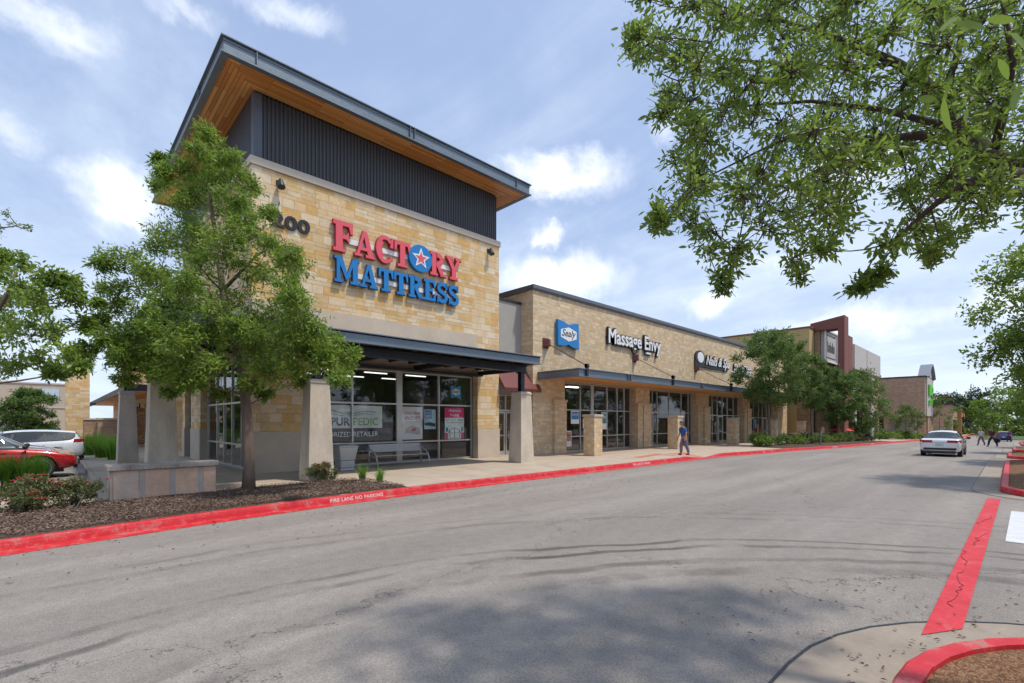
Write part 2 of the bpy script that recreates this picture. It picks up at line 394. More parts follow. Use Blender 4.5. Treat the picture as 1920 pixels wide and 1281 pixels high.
# ---------------- foliage ----------------
def leaves_mesh(name, pos, dr, L, Wd, rng, m, parent, up=.45, shape=4):
    n = len(pos)
    dr = dr / (np.linalg.norm(dr, axis=1, keepdims=True) + 1e-9)
    nr = rng.normal(size=(n, 3)); nr[:, 2] = np.abs(nr[:, 2]) * .6 + up
    sd = np.cross(dr, nr); sd /= (np.linalg.norm(sd, axis=1, keepdims=True) + 1e-9)
    nn = np.cross(sd, dr)
    l = L * rng.uniform(.65, 1.25, (n, 1)); wv = Wd * rng.uniform(.7, 1.25, (n, 1)) * .5
    if shape == 8:
        v = np.empty((n, 8, 3), np.float32); prof = ((0, 0.12), (.22, .8), (.5, 1.0), (.78, .72), (1, 0.03))
        cv = -.10 * l
        for i, (f, ww) in enumerate(((0, .1), (.25, .85), (.55, 1.0), (.82, .6), (1.0, 0.0), (.82, -.6), (.55, -1.0), (.25, -.85))):
            v[:, i] = pos + dr * l * f + sd * wv * ww + nn * (wv * .3 * abs(ww) + cv * f * f)
    else: v = np.empty((n, 4, 3), np.float32)
    if shape == 4: v[:, 0] = pos; v[:, 1] = pos + dr * l * .45 + sd * wv + nn * wv * .35; v[:, 2] = pos + dr * l - nn * l * .08; v[:, 3] = pos + dr * l * .45 - sd * wv + nn * wv * .35
    me = bpy.data.meshes.new(name); k = shape; me.vertices.add(n * k); me.vertices.foreach_set('co', v.reshape(-1))
    me.loops.add(n * k); me.loops.foreach_set('vertex_index', np.arange(n * k, dtype=np.int32))
    me.polygons.add(n); me.polygons.foreach_set('loop_start', np.arange(0, n * k, k, dtype=np.int32)); 
    me.update(calc_edges=True); me.validate(); me.materials.append(m)
    return link(name, me, parent)
def tree(name, label, base, trunk, clumps, lm, bm_=None, ntw=16, nlf=20, L=.09, Wd=.03, seed=1, group=None, droop=0.0, twr=.004, cat='tree', limb_r=.35, near=None, up=.45, flat=.75, minlimb=.012, shape=4):
    """trunk: list of (x,y,z,r) ; clumps: (x,y,z,r)"""
    rng = np.random.default_rng(seed); rr = random.Random(seed)
    root = thing(name, label, cat, base, 0, group)
    t = MB(); t.tube([p[:3] for p in trunk[0]], [p[3] for p in trunk[0]], 12)
    nodes = [(Vector(p[:3]), p[3]) for p in trunk[0]]
    for tr in trunk[1:]:
        t.tube([p[:3] for p in tr], [p[3] for p in tr], 8); nodes += [(Vector(p[:3]), p[3]) for p in tr]
    # refine attachment nodes
    nn = []
    for tr in trunk:
        for a, b in zip(tr[:-1], tr[1:]):
            for k in range(4):
                f = k / 4; nn.append((Vector(a[:3]).lerp(Vector(b[:3]), f), a[3] * (1 - f) + b[3] * f))
        nn.append((Vector(tr[-1][:3]), tr[-1][3]))
    nn = nn[3:] if len(nn) > 8 else nn
    pos = []; drs = []
    base_nn = list(nn)
    cl = sorted(clumps, key=lambda c: min((Vector(c[:3]) - q[0]).length for q in base_nn))
    for (x, y, z, r) in cl:
        c = Vector((x, y, z))
        def cost(q):
            dv = c - q[0]; h = math.hypot(dv.x, dv.y)
            pen = max(0, (q[0].z - c.z) + h * .25) * (1.2 if near is None else .0)
            return dv.length + pen
        q = min(nn, key=cost); dv = c - q[0]
        if dv.length > .05:
            r0 = max(minlimb, min(q[1] * .75, limb_r * .05 + dv.length * .012)); k = 5; pts = []; rd = []
            jit = Vector((rr.uniform(-1, 1), rr.uniform(-1, 1), rr.uniform(-.5, .8))) * dv.length * .07
            for i in range(k + 1):
                f = i / k; p = q[0].lerp(c, f) + jit * math.sin(math.pi * f) + Vector((0, 0, -dv.length * .08 * math.sin(math.pi * f)))
                pts.append(p); rd.append(r0 * (1 - f * .65))
            t.tube(pts, rd, 6)
            for p, a in list(zip(pts, rd))[2:]: nn.append((p, a))
        for i in range(ntw):
            d = rng.normal(size=3); d /= np.linalg.norm(d); d[2] = d[2] * flat + .08
            ln = r * (rng.uniform(.35, 1) ** .6) * 1.1
            e = np.array(c) + d * ln; e[2] -= droop * ln * .6
            sb = np.array(c) + rng.normal(size=3) * r * .12
            if twr: t.tube([Vector(sb), Vector((sb + e) / 2 + np.array((0, 0, .04 * ln))), Vector(e)], [twr * 1.6, twr, twr * .5], 3, False)
            f = rng.uniform(.25, 1.03, nlf)[:, None]
            pp = sb * (1 - f) + e * f + rng.normal(size=(nlf, 3)) * (r * .06 + L * .25)
            dd = d[None, :] * .8 + rng.normal(size=(nlf, 3)) * .75; dd[:, 2] -= droop
            pos.append(pp); drs.append(dd)
    t.build('trunk', bm_ or mBARK, root, smooth=True)
    pos = np.concatenate(pos); drs = np.concatenate(drs)
    if near is not None:
        dc = (pos - np.array((0, 0, CAMZ))) @ np.array((FW[0], FW[1], 0)); k = dc > near; pos = pos[k]; drs = drs[k]
    leaves_mesh('crown', pos, drs, L, Wd, rng, lm, root, up, shape)
    return root
def crown(cx, cy, cz, rx, rz, n, rc, seed, shape='oval'):
    rr = random.Random(seed); out = []
    tries = 0
    while len(out) < n and tries < 20000:
        tries += 1
        a = rr.uniform(0, 2 * math.pi); h = rr.uniform(-1, 1)
        lim = math.sqrt(max(0, 1 - h * h)) if shape == 'oval' else (1 - (h + 1) / 2 * .75 if h > -.6 else .75)
        q = (rr.random() ** .45) * lim
        p = (cx + q * rx * math.cos(a), cy + q * rx * math.sin(a), cz + h * rz, rc * rr.uniform(.7, 1.25))
        if all((Vector(p[:3]) - Vector(o[:3])).length > rc * .62 for o in out): out.append(p)
    return out
mLEAF1 = leafmat('elm_leaf', (.035, .090, .014), (.27, .39, .06), .30)
mLEAF2 = leafmat('oak_leaf', (.05, .10, .02), (.20, .29, .05), .45)
mLEAF3 = leafmat('street_leaf', (.045, .10, .028), (.15, .23, .055), .32)
mLEAFB = leafmat('bright_leaf', (.075, .14, .02), (.20, .30, .05), .4)
mLEAFD = leafmat('dark_leaf', (.018, .040, .014), (.055, .09, .025), .2)
mGRASS = leafmat('grass_blade', (.07, .17, .015), (.20, .36, .05), .35)
mPETAL = mat('red_petal', (.55, .02, .03), .6, var=.25)
# ================= GROUND =================
def asphalt():
    m, n, b = newmat('asphalt'); co = n.new('ShaderNodeTexCoord').outputs['Object']
    fine = n.noise(co, 55, 5, .75); agg = n.new('ShaderNodeTexVoronoi', {'Vector': co, 'Scale': 120.0}).outputs['Color']
    med = n.noise(co, 5, 6, .6); big = n.noise(n.vmath('MULTIPLY', co, (.35, 1, 1)), .32, 6, .62, .5)
    ag = n.new('ShaderNodeSeparateColor', {0: agg}).outputs[0]
    f = n.math('ADD', n.math('ADD', n.math('MULTIPLY', fine, .35), n.math('MULTIPLY', ag, .22)), n.math('ADD', n.math('MULTIPLY', med, .2), n.math('MULTIPLY', big, .3)))
    c = n.ramp(f, [(.33, (.145, .128, .113)), (.52, (.255, .230, .206)), (.72, (.37, .338, .306))])
    # tyre marks sweeping round the island
    def ring(cx, cy, rad, wd, amt, sc):
        dv = n.vmath('SUBTRACT', co, (cx, cy, 0)); dv = n.vmath('MULTIPLY', dv, (1, 1, 0))
        r = n.vmath('LENGTH', dv, out=1)
        r = n.math('ADD', r, n.math('MULTIPLY', n.math('SUBTRACT', n.noise(co, .35, 3), .5), 1.0))
        d = n.math('ABSOLUTE', n.math('SUBTRACT', r, rad))
        k = n.mr(d, wd, wd * .3, 0, 1)
        br = n.mr(n.noise(n.vmath('MULTIPLY', co, (1, 1, 1)), sc, 5, .7), .38, .62)
        return n.math('MULTIPLY', n.math('MULTIPLY', k, br), amt)
    tot = None
    for a in ((1.2, -3.7, 9.15, .11, .78, .35), (1.2, -3.7, 9.55, .09, .66, .35), (1.6, -3.4, 7.5, .2, .5, .35), (1.6, -3.4, 7.95, .14, .5, .4), (1.0, -4.4, 6.6, .35, .25, .8), (1.2, -3.7, 11.3, .12, .3, .6), (1.2, -3.7, 11.8, .1, .25, .7), (3, -7, 15.6, .25, .12, .8)):
        k = ring(*a); tot = k if tot is None else n.math('MAXIMUM', tot, k)
    c = n.mix(tot, c, (.05, .046, .044))
    # oil drips and small cracks
    sp = n.new('ShaderNodeTexVoronoi', {'Vector': n.vmath('ADD', co, n.vmath('MULTIPLY', n.noise(co, 3, 3, out=1), (.4, .4, .4))), 'Scale': 1.1}, feature='F1').outputs['Distance']
    spot = n.mr(sp, .10, .03, 0, .55)
    gate = n.mr(n.noise(co, .8, 2), .5, .62)
    c = n.mix(n.math('MULTIPLY', spot, gate), c, (.05, .047, .045))
    cr = n.new('ShaderNodeTexVoronoi', {'Vector': n.vmath('ADD', co, n.vmath('MULTIPLY', n.noise(co, 1.3, 5, .7, out=1), (1.6, 1.6, 0))), 'Scale': .13}, feature='DISTANCE_TO_EDGE').outputs['Distance']
    c = n.mix(n.mr(cr, .0016, .0004, 0, .7), c, (.04, .038, .036))
    lane = n.mr(n.noise(n.vmath('MULTIPLY', co, (.06, .9, 1)), 1.0, 3), .4, .62, .93, 1.09)
    c = n.mix(1.0, c, n.new('ShaderNodeCombineColor', {0: lane, 1: lane, 2: lane}).outputs[0], 'MULTIPLY')
    n.l.new(c, b.inputs['Base Color']); b.inputs['Roughness'].default_value = .82; b.inputs['Specular IOR Level'].default_value = .35
    bn = n.new('ShaderNodeBump', {'Strength': .55, 'Distance': .008, 'Height': n.math('ADD', fine, n.math('MULTIPLY', ag, .6))}); n.l.new(bn.outputs[0], b.inputs['Normal'])
    return m
mASPH = asphalt()
def paving():
    m, n, b = newmat('sidewalk_concrete'); co = n.new('ShaderNodeTexCoord').outputs['Object']
    sp = n.new('ShaderNodeSeparateXYZ', {0: co})
    def joint(s, per, off=0):
        fr = n.math('FRACT', n.math('DIVIDE', n.math('ADD', s, 1000.0 + off), per)); d = n.math('MINIMUM', fr, n.math('SUBTRACT', 1.0, fr))
        return n.mr(d, .011 / per, .004 / per, 0, 1)
    j = n.math('MAXIMUM', joint(sp.outputs[0], 1.83), joint(sp.outputs[1], 1.66, .3))
    f = n.math('ADD', n.math('MULTIPLY', n.noise(co, 1.1, 6, .65), .6), n.math('MULTIPLY', n.noise(co, 40, 4, .7), .4))
    c = n.ramp(f, [(.3, (.35, .285, .22)), (.5, (.45, .375, .295)), (.7, (.52, .44, .355))])
    c = n.mix(n.math('MULTIPLY', j, .65), c, (.16, .13, .1))
    st = n.mr(n.noise(co, .5, 5, .7), .55, .7, 0, .25); c = n.mix(st, c, (.22, .18, .15))
    n.l.new(c, b.inputs['Base Color']); b.inputs['Roughness'].default_value = .88; b.inputs['Specular IOR Level'].default_value = .3
    bn = n.new('ShaderNodeBump', {'Strength': .3, 'Distance': .006, 'Height': n.math('SUBTRACT', n.noise(co, 60, 3), j)}); n.l.new(bn.outputs[0], b.inputs['Normal'])
    return m
mWALK = paving()
def redpaint(name, wear=.58):
    m, n, b = newmat(name); co = n.new('ShaderNodeTexCoord').outputs['Object']
    f = n.noise(co, 4, 7, .7, .3); f2 = n.noise(co, 45, 4, .7)
    c = n.mix(n.mr(f, .35, .65), (.50, .012, .020), (.64, .03, .042))
    wr = n.mr(n.math('ADD', n.math('MULTIPLY', f, .6), n.math('MULTIPLY', f2, .4)), wear, wear + .06, 0, .75)
    c = n.mix(wr, c, (.34, .20, .17))
    n.l.new(c, b.inputs['Base Color']); b.inputs['Roughness'].default_value = .55
    bn = n.new('ShaderNodeBump', {'Strength': .3, 'Distance': .006, 'Height': f2}); n.l.new(bn.outputs[0], b.inputs['Normal']); return m
mRED = redpaint('red_kerb_paint', .525); mREDL = redpaint('red_line_paint', .56)
mLET = mat('white_stencil_paint', (.70, .62, .60), .7, var=.2, vs=14)
mWPAINT = mat('white_road_paint', (.62, .63, .66), .65, var=.14, vs=5)
mPINKC = mat('tactile_red_paving', (.52, .17, .10), .8, var=.15, vs=4)
def mulchmat(name, a, b_, c_):
    m, n, b = newmat(name); co = n.new('ShaderNodeTexCoord').outputs['Object']
    v = n.new('ShaderNodeTexVoronoi', {'Vector': n.vmath('ADD', n.vmath('MULTIPLY', co, (1, 1, 1)), n.vmath('MULTIPLY', n.noise(co, 12, 3, out=1), (.12, .12, 0))), 'Scale': 55.0})
    s = n.new('ShaderNodeSeparateColor', {0: v.outputs['Color']}).outputs[0]
    c = n.ramp(n.math('ADD', n.math('MULTIPLY', s, .6), n.math('MULTIPLY', n.noise(co, 2.2, 5), .4)), [(.2, a), (.5, b_), (.85, c_)])
    n.l.new(c, b.inputs['Base Color']); b.inputs['Roughness'].default_value = .95
    bn = n.new('ShaderNodeBump', {'Strength': 1.0, 'Distance': .04, 'Height': n.math('ADD', s, n.noise(co, 60, 3))}); n.l.new(bn.outputs[0], b.inputs['Normal']); return m
mMULCH = mulchmat('dark_mulch', (.05, .027, .018), (.135, .080, .055), (.26, .17, .12))
mMULCHR = mulchmat('rust_mulch', (.13, .055, .025), (.30, .15, .07), (.42, .25, .13))
mLAWN = mat('far_grass', (.07, .11, .03), .95, var=.4, vs=.4)

def grid(xs, ys, zf, name, m, kind='structure'):
    mb = MB(); nx, ny = len(xs), len(ys)
    mb.add([(x, y, zf(x, y)) for x in xs for y in ys], [(i * ny + j, (i + 1) * ny + j, (i + 1) * ny + j + 1, i * ny + j + 1) for i in range(nx - 1) for j in range(ny - 1)])
    o = mb.build(name, m); return struct(name, o) if kind == 'structure' else o
gx = [-1500, -300, -60, 0, 15, 28] + [30 + i * 1.0 for i in range(8)] + [45, 60, 80, 100, 108, 140, 300, 1500]
grid(gx, [-1500, -300, -60, -20, 0, 20, 60, 300, 1500], lambda x, y: gz(x), 'road', mASPH)

def spline(pts, n=10):
    out = []
    for i in range(len(pts) - 1):
        p0 = pts[max(i - 1, 0)]; p1 = pts[i]; p2 = pts[i + 1]; p3 = pts[min(i + 2, len(pts) - 1)]
        for k in range(n):
            t = k / n; q = []
            for a in range(2):
                q.append(.5 * ((2 * p1[a]) + (-p0[a] + p2[a]) * t + (2 * p0[a] - 5 * p1[a] + 4 * p2[a] - p3[a]) * t * t + (-p0[a] + 3 * p1[a] - 3 * p2[a] + p3[a]) * t ** 3))
            out.append(tuple(q))
    out.append(tuple(pts[-1])); return out
CURB = spline([(-40, 2.5), (-20, 6.3), (-8, 8.9), (-3, 9.75), (-.4, 10.15), (2.6, 10.6), (6.3, 10.9), (9.9, 11.0), (17, 11.0), (22, 11.0), (23.5, 11.0), (25.6, 10.95), (27.5, 10.75), (31, 10.25), (38, 9.85), (44, 9.6), (60, 9.4), (87, 9.1), (97, 8.2), (112, 7.0), (160, 6.0)], 10)
def curb_y(x):
    for a, b in zip(CURB[:-1], CURB[1:]):
        if a[0] <= x <= b[0]: return a[1] + (b[1] - a[1]) * (x - a[0]) / (b[0] - a[0])
    return CURB[-1][1]
def kerb(path, prof, name, m, hz=lambda x, y: 1.0, zoff=0.0, closed=False):
    """prof: list of (offset to the left of travel, height)"""
    mb = MB(); n = len(path); k = len(prof); vs = []
    for i, (x, y) in enumerate(path):
        if closed: a = path[(i - 1) % n]; b = path[(i + 1) % n]
        else: a = path[max(i - 1, 0)]; b = path[min(i + 1, n - 1)]
        d = Vector((b[0] - a[0], b[1] - a[1])).normalized(); nx, ny = -d.y, d.x; s = hz(x, y)
        for (o, h) in prof: vs.append((x + nx * o, y + ny * o, gz(x) + (h * s if h > .02 else h) + zoff))
    fs = []
    for i in range(n if closed else n - 1):
        j = (i + 1) % n
        for q in range(k - 1): fs.append((i * k + q, j * k + q, j * k + q + 1, i * k + q + 1))
    mb.add(vs, fs); return struct(name, mb.build(name, m, smooth=False))
def ramp_h(x, y=0):
    # kerb cut in front of the second shop
    if 22.6 < x < 26.4:
        return max(.12, abs(x - 24.5) / 1.9) if abs(x - 24.5) < 1.9 else 1
    return 1
PROF = [(-.28, .004), (-.02, .010), (.0, .02), (.012, .09), (.028, .145), (.045, .158), (.17, .16), (.17, .0)]
kerb(CURB, PROF, 'red_kerb', mRED, ramp_h)
# kerb joints: thin dark gaps are part of the kerb's own wear, cut every few metres
jm = MB()
for x in (4.05 - 5, 2.2, 6.75, 11.3, 15.9, 20.4, 27.6, 33, 39, 45, 51):
    y = curb_y(x); jm.box(x - .006, x + .006, y - .29, y - .02, .012 + gz(x), .016 + gz(x)); jm.box(x - .006, x + .006, y + .03, y + .171, gz(x) + .155, gz(x) + .163)
struct('kerb_joints', jm.build('kerb_joints', mBLK))
# sidewalk slab
xs = sorted(set([p[0] for p in CURB if p[0] >= .9] + [.9] + [24.5]))
mb = MB(); vs = []
for x in xs:
    y0 = curb_y(x) + .17; yy = [y0, y0 + 1.6, 14.0, 30.0, 90.0]
    for j, y in enumerate(yy):
        h = .154 if j else .154 * ramp_h(x)
        vs.append((x, y, gz(x) + h))
    vs.append((x, 90.0, gz(x) - .2))
fs = []
for i in range(len(xs) - 1):
    for j in range(5): fs.append((i * 6 + j, (i + 1) * 6 + j, (i + 1) * 6 + j + 1, i * 6 + j + 1))
mb.add(vs, fs); k = len(mb.v)
mb.add([(.9, y, z) for y, z in ((curb_y(.9), .154), (90, .154), (90, -.1), (curb_y(.9), -.1))], [(0, 1, 2, 3)])
# slab left of the walk
xl = [p[0] for p in CURB if -20 <= p[0] < .9] + [.9]
k = len(mb.v)
vs = []; fs = []
for x in xl: vs += [(x, curb_y(x) + .17, .154), (x, 19.0, .154), (x, 19.0, -.05)]
for i in range(len(xl) - 1):
    for j in range(2): fs.append((i * 3 + j, (i + 1) * 3 + j, (i + 1) * 3 + j + 1, i * 3 + j + 1))
mb.add(vs, fs)
struct('sidewalk', mb.build('sidewalk', mWALK))

def bed(name, poly, z, m, mound=.04, dens=.22, seed=0):
    """mulch sheet with an uneven mounded surface (poly convex-ish, fan of rings)"""
    rr = random.Random(seed); cx = sum(p[0] for p in poly) / len(poly); cy = sum(p[1] for p in poly) / len(poly); mb = MB(); n = len(poly); rings = 14; vs = []
    for r in range(rings + 1):
        f = 1 - r / rings
        for (x, y) in poly:
            X = cx + (x - cx) * f; Y = cy + (y - cy) * f
            vs.append((X, Y, gz(X) + z + (mound * (1 - f ** 3) + rr.uniform(-1, 1) * .014 if r else -.006)))
    fs = [(r * n + i, r * n + (i + 1) % n, (r + 1) * n + (i + 1) % n, (r + 1) * n + i) for r in range(rings) for i in range(n)]
    mb.add(vs, fs); o = mb.build(name, m); return struct(name, o)
def dens_poly(poly, step=.35):
    out = []
    for a, b in zip(poly, poly[1:] + poly[:1]):
        L = math.hypot(b[0] - a[0], b[1] - a[1]); n = max(1, int(L / step))
        out += [(a[0] + (b[0] - a[0]) * i / n, a[1] + (b[1] - a[1]) * i / n) for i in range(n)]
    return out
front = [(x, curb_y(x) + .172) for x in (-9, -6, -3, -.4, 1, 2.6, 4, 5.2, 6.2, 6.8)]
# three adjoining beds stay convex enough for the ring mesh
bed('mulch_bed', dens_poly([(x, curb_y(x) + .172) for x in (.2, 1.2, 2.6, 4, 5.2, 6.2, 6.85)] + [(6.95, 11.6), (6.8, 12.9), (6.5, 13.7), (5.6, 13.98), (4.0, 13.97), (.95, 13.97), (.2, 13.7)]), .158, mMULCH, .05, seed=1)
bed('mulch_bed', dens_poly([(x, curb_y(x) + .172) for x in (-12, -9, -6, -3, -1.5, .62)] + [(.41, 13.62), (-.3, 13.85), (-1.5, 13.9), (-4, 13.6), (-12, 12.0)]), .158, mMULCH, .05, seed=2)
bed('mulch_bed', dens_poly([(-9, 16.0), (-.9, 16.0), (-.25, 16.6), (-.15, 18.9), (-9, 18.9)]), .158, mMULCH, .05, seed=3)
# loose bark chips
rng = np.random.default_rng(5)
def chips(name, n, fx, zf, m, L=.05, seed=3):
    rng = np.random.default_rng(seed); pts = []
    while len(pts) < n:
        q = fx(rng)
        if q is not None: pts.append(q)
    pts = np.array(pts); d = rng.normal(size=(n, 3)); d[:, 2] *= .25
    o = leaves_mesh(name, pts, d, L, .02, rng, m, None, 1.2); o['kind'] = 'stuff'; o['label'] = 'loose bark chips scattered over the dark mulch bed by the red kerb'; return o
def fchip(rng):
    x = rng.uniform(-6, 6.8); y = curb_y(x) + .25 + rng.random() ** 1.3 * 3.3
    if y > 13.85 or (x > 6.5 and y > 13.3): return None
    if .8 < x < 3 and 13.3 < y: return None
    return (x, y, .205 + rng.uniform(0, .02))
mCHIP = leafmat('bark_chip', (.06, .04, .03), (.30, .22, .17), 0.0, .9)
chips('bark_chips', 26000, fchip, None, mCHIP)

# right-hand islands
def stadium(x0, x1, yc, r, n=14, r2=None):
    pts = []
    for i in range(n + 1): a = -math.pi / 2 + math.pi * i / n; pts.append((x1 + r * math.cos(a), yc + r * math.sin(a)))
    for i in range(n + 1): a = math.pi / 2 + math.pi * i / n; pts.append((x0 + r * math.cos(a), yc + r * math.sin(a)))
    return pts
IPROF = [(.0, .02), (.012, .09), (.028, .145), (.045, .158), (.17, .16), (.17, .02)]
def ngon(poly, z, name, m):
    mb = MB(); mb.add([(x, y, gz(x) + z) for x, y in poly], [tuple(range(len(poly)))]); return struct(name, mb.build(name, m))
def off(poly, cx, cy, d):
    out = []; n = len(poly)
    for i, p in enumerate(poly):
        a = poly[i - 1]; b = poly[(i + 1) % n]; t = Vector((b[0] - a[0], b[1] - a[1])); 
        if t.length < 1e-6: t = Vector((1, 0))
        t.normalize(); out.append((p[0] + t.y * d, p[1] - t.x * d))
    return out
def island(x0, x1, yc, r, mm, gut=.62):
    s = stadium(x0, x1, yc, r, 20)
    ngon(off(s, 0, 0, gut), .005, 'gutter_apron', mWALKG)
    # dark joint where the apron meets the asphalt
    kerb(off(s, 0, 0, gut + .012), [(-.004, .009), (.022, .009)], 'apron_joint', mBLK, closed=True)
    kerb(s, IPROF, 'red_kerb', mRED, closed=True)
    bed('island_mulch', off(s, 0, 0, -.165), .13, mm, .06, seed=int(x1))
mWALKG = mat('gutter_concrete', (.31, .262, .212), .9, var=.25, vs=1.5, bump=.3, bs=60)
island(-14, 4.16, -1.62, 2.21, mMULCHR, .62)
island(18.7, 30.5, -1.45, 1.7, mMULCHR, .55)
island(36.5, 43, -1.6, 1.8, mMULCHR, .5)
island(49, 58, -1.8, 1.8, mMULCHR, .5)
island(70, 92, -2.4, 1.8, mLAWN, .5)
# painted line joining the islands and the white bar behind it
mb = MB(); mb.add([(5.98, .315, .0125), (16.6, .20, .0125), (16.6, .43, .0125), (5.55, .56, .0125)], [(0, 1, 2, 3)])
struct('red_fire_lane_line', mb.build('red_fire_lane_line', mREDL))
# cracks along it
cm = MB(); rr = random.Random(8)
for (xa, xb) in ((6.6, 8.4), (8.6, 9.7), (10.1, 11.4), (12.2, 13.6)):
    x = xa; y = .42; pts = []
    while x < xb: pts.append((x, y, .016)); x += rr.uniform(.05, .16); y = min(.5, max(.28, y + rr.uniform(-.045, .04)))
    cm.tube(pts, .003, 4)
struct('paint_cracks', cm.build('paint_cracks', mat('crack_tar', (.09, .04, .04), .9)))
mb = MB(); mb.add([(10.95, -2.9, .0085), (14.6, -2.9, .0085), (14.6, .02, .0085), (10.85, .08, .0085)], [(0, 1, 2, 3)])
struct('white_crossing_bar', mb.build('white_crossing_bar', mWPAINT))
# tactile red paving at the kerb cut
mb = MB(); 
mb.add([(22.9, 11.25, .0265 + .0), (26.1, 11.2, .0265), (25.7, 12.75, .162), (23.3, 12.75, .162)], [(0, 1, 2, 3)])
mb.add([(20.3, 12.3, .162), (23.3, 12.75, .162), (23.3, 13.2, .162), (20.3, 12.7, .162)], [(0, 1, 2, 3)])
struct('tactile_paving', mb.build('tactile_paving', mPINKC))
# stencilled lettering on the kerb
for i, x0 in enumerate((4.6, 17.6, 30.6, 43.5, 57)):
    y0 = curb_y(x0); y1 = curb_y(x0 + 1.4); U = Vector((1.4, y1 - y0, gz(x0 + 1.4) - gz(x0))).normalized(); N = Vector((U.y, -U.x, 0)).normalized()
    mb = MB(); fr = (Vector((x0, y0, gz(x0))), U, (Vector((0, 0, 1)) - N * .18).normalized(), N)
    text(mb, 'FIRE LANE NO PARKING', fr, 0, .035, .085, 1.38, -.0, .006, offset=.012, spacing=1.1)
    struct('kerb_lettering', mb.build('kerb_lettering', mLET))
# ================= CORNER STORE (tower) =================
TX0, TX1, TY, TZ = 4.77, 15.8, 17.4, 10.42
T = thing('corner_store', 'tall limestone corner shop with charcoal siding and wide cedar-lined roof', 'shop building', (TX0, TY, .15))
SB = .15
b = MB(); ops = [(6.55, 14.45, SB, 4.02)]
wall(b, 'y', TX0, TX1, TY, .35, 1.55, TZ, ops)
wall(b, 'x', TY + .35, 29.0, TX0, .35, 1.55, TZ, [(18.3, 25.0, SB, 4.3), (27.0, 28.4, SB, 3.4)])
b.box(TX1 - .35, TX1, TY + .35, 29, 1.55, TZ); b.box(TX0 + .35, TX1 - .35, 28.65, 29, .1, TZ)
b.build('stone_wall', mSTONE, T)
b = MB(); e = .03
wall(b, 'y', TX0 - e, TX1 + e, TY - e, .38, .1, 1.55, ops); wall(b, 'x', TY + .36, 29.0 + e, TX0 - e, .38, .1, 1.55, [(18.3, 25.0, SB, 4.3), (27.0, 28.4, SB, 3.4)])
b.box(TX1 - .35, TX1 + e, TY + .36, 29, .1, 1.55)
b.build('concrete_base', mCONC, T)
b = MB(); b.box(TX0 - .02, 14.36, TY - .045, TY, 4.02, 5.95); b.box(TX0 - .045, TX0, TY - .045, 28.6, 4.32, 5.95)
b.build('concrete_band', mCONC, T)
b = MB(); b.box(TX0 - .06, TX1 + .06, TY - .06, 29.06, TZ, TZ + .26); b.build('stone_coping', mat('pale_coping', (.56, .49, .41), .85, var=.06), T)
# ribbed siding
b = MB(); pitch = .135; sz0, sz1 = TZ + .26, 12.88
def ribs(a0, a1, f):
    pr = []; a = a0
    while a < a1 - .001:
        for da, dd in ((0, 0), (.02, .0), (.045, .04), (.10, .04), (.125, .0)):
            if a + da <= a1: pr.append((a + da, dd))
        a += pitch
    pr.append((a1, 0)); k = len(pr); vs = []
    for (u, d) in pr:
        for z in (sz0, sz1): vs.append(f(u, d) + (z,))
    b.add(vs, [(2 * i, 2 * i + 2, 2 * i + 3, 2 * i + 1) for i in range(k - 1)])
ribs(TX0 + .34, TX1 - .1, lambda u, d: (u, TY + .10 - d)); ribs(TY + .34, 28.9, lambda u, d: (TX0 + .10 - d, u))
b.add([(TX1 - .1, TY + .1, sz0), (TX1 - .1, 28.9, sz0), (TX1 - .1, 28.9, sz1), (TX1 - .1, TY + .1, sz1)], [(0, 1, 2, 3)])
b.add([(TX0 + .1, 28.9, sz0), (TX1 - .1, 28.9, sz0), (TX1 - .1, 28.9, sz1), (TX0 + .1, 28.9, sz1)], [(0, 1, 2, 3)])
b.build('ribbed_siding', mSIDE, T)
b = MB(); b.box(TX0 + .07, TX0 + .34, TY + .055, TY + .34, sz0, sz1); b.build('corner_trim', mat('siding_trim', (.10, .115, .14), .5, metal=.3), T)
# roof
O = 1.05; x0, x1, y0, y1 = TX0 - O, TX1 + O, TY - O, 30.0; zb, zt = 12.93, 13.42
b = MB(); b.box(x0 + .06, x1 - .06, y0 + .06, y1 - .06, zb + .08, zt - .02)
rf = b.build('roof', mDSTEEL, T)
b = MB()
for (X0, X1, Y0, Y1) in ((x0, x1, y0, y0 + .055), (x0, x1, y1 - .055, y1), (x0, x0 + .055, y0 + .055, y1 - .055), (x1 - .055, x1, y0 + .055, y1 - .055)): b.box(X0, X1, Y0, Y1, zb + .05, zt)
# flanges of the channel and drip edge
for z0_, z1_, q in ((zb, zb + .05, .075), (zt, zt + .035, .085)):
    b.box(x0 - q, x1 + q, y0 - q, y0 + .12, z0_, z1_); b.box(x0 - q, x0 + .12, y0 + .12, y1 - .12, z0_, z1_); b.box(x1 - .12, x1 + q, y0 + .12, y1 - .12, z0_, z1_); b.box(x0 - q, x1 + q, y1 - .12, y1 + q, z0_, z1_)
for x in (4.62, 10.12, 10.32, 15.95): b.box(x - .012, x + .012, y0 - .072, y0, zb + .05, zt)
for y in (19.5, 19.7, 25.2, 25.4): b.box(x0 - .072, x0, y - .012, y + .012, zb + .05, zt)
b.box(x0 - .02, x1 + .02, y0 - .02, y0 + .0, zt - .1, zt - .06)
b.build('fascia', mSTEEL, rf)
def tri(mb, p, z0, z1): mb.hexa(p, z0, z1)
b = MB(); b.hexa([(x0 + .12, y0 + .12), (x1 - .12, y0 + .12), (TX1 - .1, TY + .14), (TX0 + .14, TY + .14)], zb + .03, zb + .075)
b.build('soffit', mWOODX, rf)
b = MB(); b.hexa([(x0 + .12, y0 + .125), (TX0 + .135, TY + .145), (TX0 + .135, y1 - .2), (x0 + .12, y1 - .2)], zb + .03, zb + .075)
